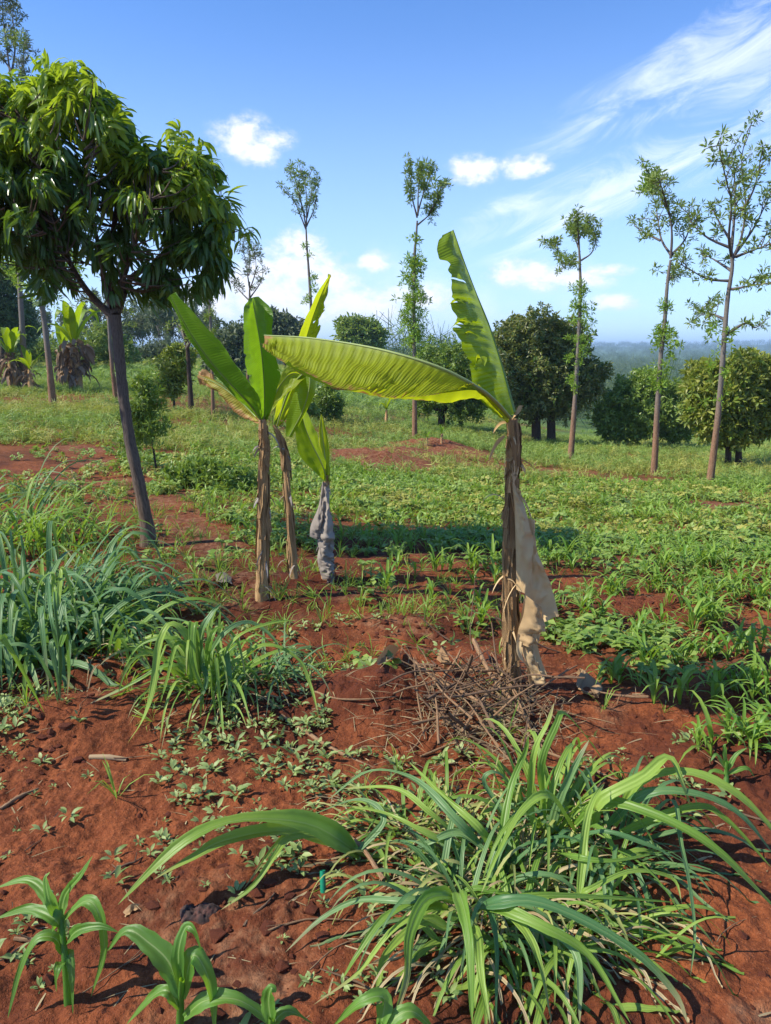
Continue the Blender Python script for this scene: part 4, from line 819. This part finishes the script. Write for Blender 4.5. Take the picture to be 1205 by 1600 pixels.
# ------------------------------------------------------------------ napier grass
def hero(lst, m, mis=(0,), roll=.35, ws=1.12):
    for i, (pts, wd) in enumerate(lst):
        m.add(*ribbon([PH(x, y, h) for x, y, h in pts], wd*ws, 'grass' if len(pts) > 2 else 'lance', .38, R.normal()*roll, n=20), mi=mis[i % len(mis)])
def clump_rand(m, cx, cy, r, n, L, wd, e0=.5, e1=1.3, droop=2., mi=0, h0=0., ang=None):
    g = G(cx, cy); a = R.random(n)*2*pi if ang is None else R.uniform(*ang, n); e = R.uniform(e0, e1, n); rr = r*np.sqrt(R.random(n))
    P = g+np.stack([np.cos(a+R.normal(size=n)*.7)*rr, np.sin(a+R.normal(size=n)*.7)*rr, h0*R.random(n)], 1); P[:, 2] = H(P[:, 0], P[:, 1])+h0*R.random(n)
    D = np.stack([np.cos(a)*np.cos(e), np.sin(a)*np.cos(e), np.sin(e)], 1)
    V, Fc, A = blades(P, D, L*(.55+.6*R.random(n)), wd*(.5+.8*R.random(n)), droop*(.6+.8*R.random(n)), k=11, fold=.28, power=1.6, roll=R.normal(size=n)*.35)
    V[:, 2] = np.maximum(V[:, 2], H(V[:, 0], V[:, 1])+.004+.012*R.random(len(V)))
    m.add(V, Fc, A, mi=mi)
def fore_clump():
    g = G(800, 1390); root = empty('grass_clump', g, 'large sprawling clump of long-bladed grass filling the lower right foreground', 'grass clump')
    m = MB()
    hero([([(925,1290,.12),(939,1250,.26),(1003,1215,.34),(1044,1185,.38),(1067,1226,.33),(1078,1258,.26)],.04),
          ([(960,1290,.12),(1000,1222,.3),(1073,1206,.33),(1143,1235,.30),(1202,1290,.2),(1245,1350,.08)],.034),
          ([(950,1290,.12),(1009,1240,.28),(1085,1241,.3),(1155,1273,.25),(1205,1331,.14),(1230,1375,.05)],.032),
          ([(900,1290,.12),(945,1253,.24),(1015,1270,.27),(1085,1305,.24),(1143,1349,.18),(1205,1413,.07),(1240,1450,.02)],.036),
          ([(970,1300,.12),(1085,1261,.24),(1132,1279,.22),(1205,1355,.08)],.028),([(1000,1290,.12),(1050,1250,.24),(1062,1314,.2),(1076,1372,.16),(1085,1454,.1),(1079,1525,.03)],.018),
          ([(835,1300,.1),(828,1244,.2),(836,1174,.36),(857,1127,.45),(866,1098,.5)],.026),([(850,1280,.1),(845,1197,.32),(869,1133,.44),(880,1115,.46),(910,1144,.38),(947,1193,.26)],.026),
          ([(860,1300,.08),(874,1250,.2),(898,1197,.32),(921,1156,.4)],.03),([(781,1330,.1),(798,1232,.24),(819,1179,.34),(826,1150,.4)],.026),([(900,1300,.1),(857,1244,.26),(816,1267,.24),(781,1331,.2),(752,1396,.14)],.028),
          ([(800,1290,.1),(757,1226,.2),(769,1206,.24),(792,1220,.2),(798,1245,.14)],.018),([(904,1400,.12),(915,1296,.24),(927,1250,.3),(945,1223,.32)],.026),
          ([(770,1330,.08),(746,1291,.18),(693,1244,.22),(640,1191,.24)],.028),([(760,1330,.08),(711,1279,.2),(646,1217,.24),(576,1206,.2),(512,1250,.08)],.026),([(740,1330,.06),(675,1273,.18),(617,1232,.2),(535,1232,.14)],.022),
          ([(740,1330,.06),(664,1302,.15),(588,1267,.16),(495,1255,.06)],.024),([(760,1330,.1),(716,1302,.14),(675,1314,.12),(629,1337,.05)],.026),
          ([(720,1410,.12),(699,1399,.18),(664,1408,.2),(640,1460,.19),(635,1525,.14),(614,1600,.06)],.04),([(720,1410,.12),(718,1396,.2),(728,1431,.22),(735,1490,.18),(738,1600,.07)],.042),
          ([(720,1410,.1),(693,1399,.16),(629,1408,.18),(559,1408,.13),(500,1437,.07),(446,1488,.02)],.024),([(710,1410,.1),(670,1408,.17),(605,1431,.17),(560,1490,.11),(535,1530,.06)],.024),([(700,1420,.1),(675,1419,.16),(617,1454,.15),(560,1520,.07),(490,1570,.02)],.026),
          ([(740,1420,.12),(775,1413,.2),(833,1408,.23),(910,1437,.21),(997,1490,.15),(1056,1554,.07),(1075,1600,.03)],.032),([(750,1420,.12),(781,1419,.19),(851,1449,.2),(921,1495,.15),(986,1600,.05)],.034),
          ([(750,1420,.12),(792,1408,.2),(851,1399,.22),(945,1402,.18),(1058,1410,.1)],.02),([(740,1430,.1),(763,1419,.17),(775,1490,.14),(775,1600,.05)],.022),([(730,1450,.1),(746,1466,.14),(752,1525,.1),(766,1600,.04)],.03),
          ([(760,1420,.1),(792,1425,.17),(833,1478,.16),(863,1600,.05)],.032),([(840,1450,.1),(874,1460,.15),(904,1501,.13),(906,1600,.04)],.03),([(900,1400,.1),(921,1390,.15),(986,1361,.18),(1050,1372,.14),(1066,1412,.09)],.016),
          ([(860,1330,.1),(900,1340,.18),(960,1345,.2),(1040,1330,.16)],.02),([(880,1320,.1),(940,1300,.22),(1010,1320,.22),(1075,1350,.16)],.022),([(700,1450,.06),(660,1440,.1),(600,1500,.07),(590,1600,.02)],.03),
          ([(560,1330,.05),(520,1290,.12),(450,1300,.1),(380,1390,.02)],.022),([(560,1330,.05),(600,1280,.14),(560,1250,.16),(470,1280,.08)],.022)], m, (0, 0, 1))
    clump_rand(m, 850, 1300, .14, 60, .5, .022, .5, 1.25, 2.2); clump_rand(m, 730, 1420, .12, 60, .42, .02, .3, 1.1, 2.2, mi=1); clump_rand(m, 950, 1330, .16, 60, .42, .02, .3, 1.2, 2.3, 1)
    clump_rand(m, 650, 1290, .16, 50, .34, .018, .2, 1., 2.4); clump_rand(m, 800, 1480, .22, 60, .34, .022, .2, 1., 2.6, 0); clump_rand(m, 900, 1440, .2, 60, .36, .02, .2, 1., 2.4); clump_rand(m, 790, 1370, .25, 90, .3, .014, .2, 1.2, 2.4, mi=2); clump_rand(m, 680, 1330, .25, 60, .3, .012, .2, 1.2, 2.4, mi=2)
    m.build('blades', [M['grass'], M['grass_d'], M['grass_y']], root, origin=g)
    m = MB(); clump_rand(m, 790, 1370, .2, 160, .22, .009, 0, 1.1, 2.); clump_rand(m, 800, 1420, .3, 170, .3, .012, .0, .9, 2.6); clump_rand(m, 640, 1310, .25, 50, .25, .008, 0, .6, 2.4); clump_rand(m, 900, 1360, .25, 60, .3, .01, 0, .9, 2.4)
    m.build('dry_blades', M['hay'], root, origin=g)
    # bent-over bright leaf at its left
    g = G(520, 1345); root = empty('bent_grass_shoot', g, 'flattened shoot with one broad pale green leaf reaching left over the soil', 'grass clump')
    m = MB()
    hero([([(560,1335,.03),(533,1314,.1),(490,1290,.15),(430,1280,.19),(359,1284,.21),(299,1309,.2),(249,1349,.17),(184,1414,.12)],.068),([(540,1325,.03),(480,1302,.1),(418,1299,.15),(345,1315,.17),(300,1340,.16),(240,1375,.14)],.05),([(545,1330,.03),(500,1306,.1),(452,1310,.13),(430,1335,.12),(395,1385,.07),(345,1422,.02)],.026),
          ([(555,1335,.03),(515,1300,.12),(470,1278,.15),(440,1280,.15)],.04)], m, (0,), .12)
    m.add(*tube([PH(620,1340,.02), PH(570,1335,.03), PH(530,1316,.09)], [.008, .008, .006], 7, 12, .05, rnd=.9))
    m.build('leaves', M['grass'], root, origin=g)
fore_clump()
def mid_clump():
    g = G(320, 1075); root = empty('grass_clump', g, 'medium grass clump with arching sunlit blades on the earth bank left of centre', 'grass clump'); m = MB()
    hero([([(310,1060,.1),(296,1000,.34),(268,975,.42),(249,1009,.36),(239,1078,.2),(222,1128,.1),(199,1162,.03)],.04),([(310,1060,.1),(304,974,.4),(300,1009,.34),(306,1050,.24),(320,1082,.16)],.04),([(310,1060,.1),(316,990,.34),(330,960,.42),(346,942,.46)],.036),
          ([(300,1050,.1),(279,999,.3),(219,1009,.28),(184,1066,.12)],.024),([(300,1060,.1),(269,1039,.2),(209,1068,.12),(139,1100,.02)],.034),([(315,1050,.1),(350,990,.32),(390,972,.34),(428,999,.26),(440,1030,.18)],.026),
          ([(330,1060,.1),(408,1010,.26),(465,1030,.2),(485,1070,.1),(499,1124,.02)],.026),([(330,1060,.1),(368,999,.32),(418,975,.36),(465,969,.34)],.024),([(340,1060,.1),(352,1020,.24),(360,1068,.14),(355,1113,.05)],.03),
          ([(320,1060,.1),(330,1000,.3),(345,980,.34),(370,1000,.3),(385,1060,.16)],.024),([(300,1070,.1),(290,1010,.26),(275,1010,.28),(262,1060,.18),(250,1100,.08)],.026),([(310,1070,.05),(315,1040,.16),(322,1070,.12),(300,1118,.02)],.03)], m, (0, 0, 1))
    clump_rand(m, 325, 1075, .12, 60, .55, .022, .5, 1.35, 2.); clump_rand(m, 400, 1065, .18, 80, .45, .016, .4, 1.2, 2.2, 1); clump_rand(m, 330, 1080, .14, 50, .3, .014, .3, 1.2, 2.4)
    m.build('blades', [M['grass'], M['grass_d']], root, origin=g)
    m = MB(); clump_rand(m, 360, 1080, .22, 50, .25, .008, 0, .9, 2.5); m.build('dry_blades', M['hay'], root, origin=g)
    # stalky plants at left
    g = G(90, 1095); root = empty('grass_stalk', g, 'tall single grass stalk with hanging half-dry blades, left edge of the bank', 'grass clump'); m = MB()
    m.add(*tube([PH(92,1095,0), PH(94,1020,.25), PH(86,950,.47), PH(85,925,.52)], [.008, .008, .006, .003], 7, 16, .05))
    hero([([(94,1020,.25),(80,960,.42),(74,900,.55),(70,960,.4)],.02),([(88,960,.42),(85,925,.5),(82,895,.58),(60,915,.5),(55,960,.4)],.022),([(90,980,.38),(100,940,.46),(105,970,.4),(112,1010,.3)],.022),([(94,1010,.3),(104,990,.35),(108,1040,.2),(106,1090,.06)],.028),
          ([(88,1000,.3),(80,1010,.28),(90,1060,.14),(95,1095,.04)],.022),([(-10,1000,.4),(5,1000,.4),(30,1039,.28),(70,1115,.04)],.026),([(-10,1010,.35),(40,1010,.34),(75,1050,.2),(92,1100,.04)],.024),([(90,970,.4),(95,900,.55),(100,890,.57),(118,950,.42),(120,990,.34)],.02)], m, (0, 1))
    m.build('blades', [M['grass_d'], M['grass']], root, origin=g)
    # big mass at the left edge
    g = G(70, 1010); root = empty('grass_clump', g, 'big dense blue-green clump of tall grass at the left edge', 'grass clump'); m = MB()
    for (x, y, r, n, L) in [(40,1010,.35,80,.95),(130,990,.3,70,.8),(-40,1000,.4,60,1.),(60,960,.4,70,.95),(190,985,.2,36,.6),(0,1040,.3,50,.7)]: clump_rand(m, x, y, r, n, L, .038, .45, 1.3, 2.4, mi=1)
    clump_rand(m, 90, 985, .5, 80, .7, .03, .4, 1.3, 2.4, mi=1); clump_rand(m, 120, 1000, .4, 30, .7, .03, .4, 1.2, 2.4)
    m.build('blades', [M['grass'], M['grass_d']], root, origin=g)
    m = MB(); clump_rand(m, 120, 1010, .4, 80, .4, .01, 0, 1., 2.2); m.build('dry_blades', M['hay'], root, origin=g)
    g = G(30, 850); root = empty('grass_clump', g, 'yellow-green grass clump at the left edge just above the big one', 'grass clump'); m = MB()
    for (x, y, r, n, L) in [(-10,850,.5,80,.9),(60,850,.5,70,.7),(110,860,.35,40,.5),(-60,820,.6,60,1.)]: clump_rand(m, x, y, r, n, L, .03, .5, 1.35, 2.1, mi=int(y < 850))
    m.build('blades', [M['grass'], M['grass_d']], root, origin=g)
mid_clump()

# ------------------------------------------------------------------ near maize plants
def hero_maize(label, base, stalk, leaves):
    g = G(*base); root = empty('maize_plant', g, label, 'maize plant', 'large young maize plants in the foreground')
    MB().add(*tube([PH(*s) for s in stalk], [.011, .009, .006], 9, 16, .04, rnd=.9)).build('stalk', M['maize'], root, origin=g)
    for pts, wd in leaves: MB().add(*ribbon([PH(*p) for p in pts], wd, 'maize', .3, R.normal()*.25, n=24)).build('leaf', M['maize'], root, origin=g)
hero_maize('foreground maize plant at the left edge with sunlit heart leaves', (108, 1575), [(108,1578,0),(103,1510,.12),(94,1420,.26)],
    [([(95,1440,.22),(102,1400,.27),(125,1369,.33),(145,1337,.38)],.028),([(94,1440,.22),(70,1395,.27),(40,1375,.28),(-8,1388,.24)],.036),([(98,1460,.18),(85,1436,.24),(45,1420,.25),(-8,1436,.2)],.042),([(100,1490,.14),(85,1466,.2),(55,1470,.2),(30,1523,.12),(12,1592,.03)],.034),
     ([(100,1480,.16),(120,1455,.22),(155,1447,.24),(185,1456,.22)],.03),([(96,1440,.22),(134,1408,.29),(156,1430,.26),(163,1488,.16),(142,1558,.05)],.036),([(104,1520,.1),(108,1490,.15),(113,1530,.1),(114,1585,.02)],.026),([(94,1440,.22),(78,1410,.28),(72,1375,.33),(78,1362,.35)],.024),
     ([(102,1500,.12),(90,1515,.14),(88,1550,.08)],.026)])
hero_maize('foreground maize plant cut by the bottom edge, right of the left-edge one', (280, 1625), [(280,1628,0),(282,1580,.08),(284,1530,.18)],
    [([(283,1555,.13),(265,1505,.2),(234,1474,.24),(199,1454,.25),(168,1486,.19)],.062),([(284,1550,.14),(279,1490,.24),(290,1450,.29),(304,1455,.28),(316,1490,.22)],.032),([(285,1560,.12),(300,1495,.22),(318,1510,.2),(332,1555,.13),(336,1620,.04)],.048),
     ([(280,1575,.1),(262,1548,.15),(235,1560,.12),(197,1602,.04)],.036),([(288,1590,.07),(320,1564,.12),(370,1562,.12),(415,1590,.06),(440,1620,.02)],.044),([(282,1560,.12),(270,1535,.16),(272,1515,.19)],.026)])
hero_maize('foreground maize plant showing only its upper leaves at the bottom edge left of centre', (425, 1660), [(425,1664,0),(424,1620,.05),(424,1590,.1)],
    [([(424,1600,.09),(420,1565,.14),(424,1545,.17),(432,1550,.16)],.04),([(424,1600,.08),(450,1580,.1),(490,1600,.05)],.03)])
hero_maize('foreground maize plant whose leaf pokes in at the bottom edge below the large clump', (590, 1660), [(590,1664,0),(592,1620,.05),(594,1600,.09)],
    [([(594,1610,.08),(600,1560,.14),(563,1566,.14),(520,1604,.05)],.04),([(594,1610,.08),(640,1580,.12),(680,1610,.06)],.04)])
hero_maize('bluish maize plant right of the brushwood with sharp upright leaves', (1080, 1215) if False else (1135, 1232), [(1135,1236,0),(1135,1210,.05),(1136,1190,.1)],
    [([(1136,1205,.06),(1150,1180,.12),(1168,1168,.15)],.02),([(1136,1205,.06),(1120,1180,.12),(1110,1190,.1)],.02),([(1136,1205,.06),(1132,1170,.14),(1138,1160,.17)],.02),([(1136,1210,.05),(1165,1200,.07),(1180,1215,.03)],.02),([(1136,1210,.05),(1112,1205,.06),(1104,1225,.02)],.02)])

# ------------------------------------------------------------------ brushwood, litter
def sticks():
    N = 105; lo = []
    for i in range(N):
        if i < 78: px, py = 745+R.normal()*62, 1105+R.normal()*36; L = .15+.45*R.random(); a = R.random()*pi
        else: px, py = R.uniform(30, 1180), R.uniform(1030, 1560); L = .06+.2*R.random(); a = R.random()*pi
        if 540 < px < 650 and i < 78: px += 110
        c = G(px, py); dx, dy = cos(a)*L/2, sin(a)*L/2; n = 5; q = []
        hz = (.03+.1*R.random())*(1 if i < 78 else .1); tl = R.normal()*.09*(i < 78); be = R.normal(size=2)*.013
        for k_ in range(n):
            t = k_/(n-1)*2-1; x, y = c[0]+dx*t+be[0]*(1-t*t)+R.normal()*.004, c[1]+dy*t+be[1]*(1-t*t)+R.normal()*.004; q.append([x, y, float(H(x, y))+.008+max(0, hz+tl*t)])
        r_ = (.0025+.007*R.random()**2)*(1 if i < 78 else .7)
        parts = [tube(q, [r_, r_*.85, r_*.5], 6, 12, .12)]
        for _ in range(R.integers(0, 3)):
            j = R.integers(1, n-1); e = np.array(q[j])+randdir(1, .2)[0]*L*.25; parts.append(tube([q[j], e], [r_*.5, r_*.25], 5, 4, .1))
        o = MB().add(*join(parts)).build('stick', M['stick'] if R.random() < .62 else M['stick_g'], origin=c)
        tag(o, '%s %s dead stick in the brushwood pile by the tall banana plant' % ('long' if L > .45 else 'middling' if L > .3 else 'short', 'thick' if r_ > .008 else 'thin' if r_ < .004 else 'finger-thin') if i < 78 else 'short dead stick lying loose on the red soil', 'stick', 'sticks of the brushwood pile' if i < 78 else 'loose sticks on the soil')
        if i >= 78: lo.append((o, c))
    for (o, c), l_ in zip(lo, lm_labels(np.array([c for o, c in lo]), 'loose short stick')): o['label'] = l_
sticks()
for pts, r_, lab in [([(640,1028,.04),(680,1060,.06),(720,1080,.08),(770,1110,.05),(830,1150,.02)], .009, 'long pale stick slanting down across the brushwood pile'),
                ([(740,1000,.12),(765,1050,.1),(800,1095,.06),(835,1145,.02)], .012, 'thick brown branch leaning from the heap towards the grass clump'),
                ([(440,1118,.01),(480,1145,.015),(520,1170,.02),(560,1190,.02),(585,1200,.01)], .009, 'grey knobbly stick crossing the hollow left of the earth mound'),
                ([(490,1080,.02),(530,1092,.03),(580,1092,.03),(620,1088,.02)], .005, 'thin straight twig left of the earth mound'),
                ([(0,1265,.01),(30,1245,.015),(60,1232,.01)], .008, 'brown stick at the left edge on bare soil'),
                ([(600,1375,.04),(570,1330,.05),(540,1300,.03)], .008, 'brown stick under the left side of the large grass clump'),
                ([(112,735,.02),(118,752,.04),(140,768,.02)], .012, 'curved pale root on the bare patch left of the mango trunk'),
                ([(690,1130,.03),(760,1140,.05),(880,1185,.04),(980,1225,.02)], .007, 'long thin branch trailing right behind the large grass clump')]:
    o = MB().add(*tube([PH(*p) for p in pts], [r_, r_*.9, r_*.5], 8, 24, .2)).build('branch', M['stick'], origin=G(pts[0][0], pts[0][1])); tag(o, lab, 'branch')
M['scrap'] = leafmat('leaf_scrap', (.24, .14, .07), (.42, .27, .14), (.3, .17, .07), .15, .85, mid=0, spec=.1)
def slab(name, label, cat, quad, mat, h=.02, wav=.02):
    a, b, c, d_ = [PH(x, y, h*(1+.6*R.random())) for x, y in quad]; g = G(*quad[0])
    o = MB().add(*loft([[a, (a+b)/2+[0, 0, h], b], [d_, (d_+c)/2+[0, 0, h*.5], c]], 18, 8, wav=wav, rag=.3, rnd=R.random(), sag=.25)).build(name, M[mat], origin=g); tag(o, label, cat); return o
slab('dry_leaf', 'folded pale dry leaf on the dark soil left of the left banana stem', 'dry leaf', [(336,898),(362,902),(368,914),(335,912)], 'greyleaf', .03)
slab('dry_leaf', 'tan dry banana leaf scrap lying left of the brushwood pile', 'dry leaf', [(590,1028),(625,1012),(632,1034),(594,1038)], 'scrap', .04)
slab('dry_leaf', 'brown curled dry leaf in the brushwood right of the tall banana stem', 'dry leaf', [(900,1052),(915,1058),(935,1090),(925,1092)], 'scrap', .04)
slab('dry_leaf', 'curled orange-brown leaf scrap at the left end of the brushwood pile', 'dry leaf', [(682,1030),(700,1022),(712,1040),(690,1050)], 'scrap', .06)
slab('dry_leaf', 'small tan leaf scrap beside the long reaching leaf tip', 'dry leaf', [(192,1425),(218,1412),(216,1422),(194,1434)], 'scrap', .012)
o = MB().add(*tube([PH(140,1183,.012), PH(168,1183,.014), PH(198,1187,.012)], [.009, .011, .009], 9, 12, .1)).build('stalk_piece', M['pulp'], origin=G(168, 1183)); tag(o, 'short cut length of pale dry stalk on bare soil, left', 'stalk')
def rag():
    n, m_ = 40, 22; g = G(312, 1437); u, v = np.meshgrid(np.linspace(-1, 1, n), np.linspace(-1, 1, m_), indexing='ij')
    x = g[0]+u*.055*(1+.1*np.sin(v*3)); y = g[1]+v*.028*(1+.15*np.sin(u*4)); z = H(x, y)+.002+.028*np.sqrt(np.clip(1-u**4, 0, 1)*np.clip(1-v**4, 0, 1))*(.75+.5*fbm(u*4+9, v*3, 3, 6))+.006*fbm(u*9, v*9+3, 2, 8)
    i = np.arange(n-1)[:, None]*m_; j = np.arange(m_-1)[None]; Fc = np.stack([i+j, i+m_+j, i+m_+j+1, i+j+1], -1).reshape(-1, 4)
    o = MB().add(np.stack([x, y, z], -1), Fc).build('cloth_scrap', M['rag'], origin=g); tag(o, 'small dark crumpled rag half buried in the soil below the long reaching leaf', 'rag')
mt, t, out = newmat('dark_cloth'); b = t.node('ShaderNodeBsdfPrincipled'); geo = t.node('ShaderNodeNewGeometry'); t.put(b.inputs['Base Color'], t.mix(t.rng(t.noise(geo.outputs['Position'], 60), .4, .7), (.025, .014, .012), (.09, .035, .025))); b.inputs['Roughness'].default_value = .9; t.l.new(b.outputs[0], out.inputs[0]); M['rag'] = mt
rag()
mt, t, out = newmat('green_plastic'); b = t.node('ShaderNodeBsdfPrincipled'); geo = t.node('ShaderNodeNewGeometry'); t.put(b.inputs['Base Color'], t.mix(t.rng(t.noise(geo.outputs['Position'], 40), .55, .7), (.006, .2, .1), (.1, .12, .06))); b.inputs['Roughness'].default_value = .35; t.l.new(b.outputs[0], out.inputs[0]); M['plastic'] = mt
g = G(505, 1398); top = PH(504, 1360, .06)
o = MB().add(*tube([g, (g+top)/2, top], [.008, .009, .0085], 14, 10, .05)).build('plastic_tube', M['plastic'], origin=g); tag(o, 'short green plastic tube sticking up between leaves beside the large grass clump', 'tube')

def litter():
    N = 5200; P = scat(N, 1.25, 5.5, .62); px, py = pxin(P); near = np.exp(-(((px-760)/140)**2+((py-1110)/70)**2))
    k_ = R.random(N) < .28+near; P = P[k_]; n = len(P); a = R.random(n)*6.28; D = np.stack([np.cos(a), np.sin(a), .05+.1*R.random(n)], 1)
    V, Fc, A = blades(P+[0, 0, .004], D, .04+.1*R.random(n)**2, .0025+.004*R.random(n), .25, k=4, kind='grass', roll=R.normal(size=n)*.4)
    N2 = 650; px, py = 745+R.normal(size=N2)*75, 1125+R.normal(size=N2)*38; q = np.array([G(x, y) for x, y in zip(px[:260], py[:260])]); q = np.concatenate([q+R.normal(size=q.shape)*[.03, .03, 0] for _ in range(2)]); q[:, 2] = H(q[:, 0], q[:, 1])
    a = R.random(len(q))*6.28; D = np.stack([np.cos(a), np.sin(a), .3*R.random(len(q))], 1)
    m = MB().add(V, Fc, A); m.add(*blades(q+[0, 0, .01]+np.stack([0*a, 0*a, .05*R.random(len(q))], 1), D, .06+.13*R.random(len(q)), .002+.003*R.random(len(q)), .3, k=5, kind='grass'))
    tag(m.build('straw_litter', M['hay']), 'dry straw and root fibres scattered over the soil', 'litter', kind='stuff')
    # crumbs of earth
    ico = np.array([[0,0,1],[.89,0,.45],[.28,.85,.45],[-.72,.53,.45],[-.72,-.53,.45],[.28,-.85,.45],[.72,.53,-.45],[-.28,.85,-.45],[-.89,0,-.45],[-.28,-.85,-.45],[.72,-.53,-.45],[0,0,-1]])
    fi = np.array([[0,1,2],[0,2,3],[0,3,4],[0,4,5],[0,5,1],[1,6,2],[2,7,3],[3,8,4],[4,9,5],[5,10,1],[6,7,2],[7,8,3],[8,9,4],[9,10,5],[10,6,1],[11,7,6],[11,8,7],[11,9,8],[11,10,9],[11,6,10]])
    m = MB(); P = scat(20000, 1.25, 5., .62); pz = fbm(P[:, 0]*3, P[:, 1]*3, 3, 60); P = P[R.random(20000) < np.clip(.35+pz*1.5, .05, 1)]
    for s in range(6):
        q = P[s::6]; tv = ico*(1+.3*R.normal(size=(12, 1)))*[1, 1, .7]; m.add(*inst((tv, fi, np.abs(ico)), q+[0, 0, .003], R.random(len(q))*6.28, .003+.022*R.random(len(q))**5))
    tag(m.build('earth_crumbs', M['clod'], smooth=False), 'small crumbs and clods of red earth', 'soil', kind='stuff')
litter()

# ------------------------------------------------------------------ haze
def haze():
    x, y0, y1, z0, z1 = 9000, -60, 4600, -45, 60
    V = [[a, b, c] for a in (-x, x) for b in (y0, y1) for c in (z0, z1)]; Fc = [[0,1,3,2],[4,6,7,5],[0,4,5,1],[2,3,7,6],[0,2,6,4],[1,5,7,3]]
    mt, t, out = newmat('haze'); v = t.node('ShaderNodeVolumePrincipled'); v.inputs['Color'].default_value = (.5, .72, 1, 1); v.inputs['Density'].default_value = .00036; t.l.new(v.outputs[0], out.inputs['Volume'])
    o = MB().add(V, Fc).build('haze', mt, smooth=False); tag(o, 'thin blue haze over the distant hills', 'haze', kind='stuff')
haze()
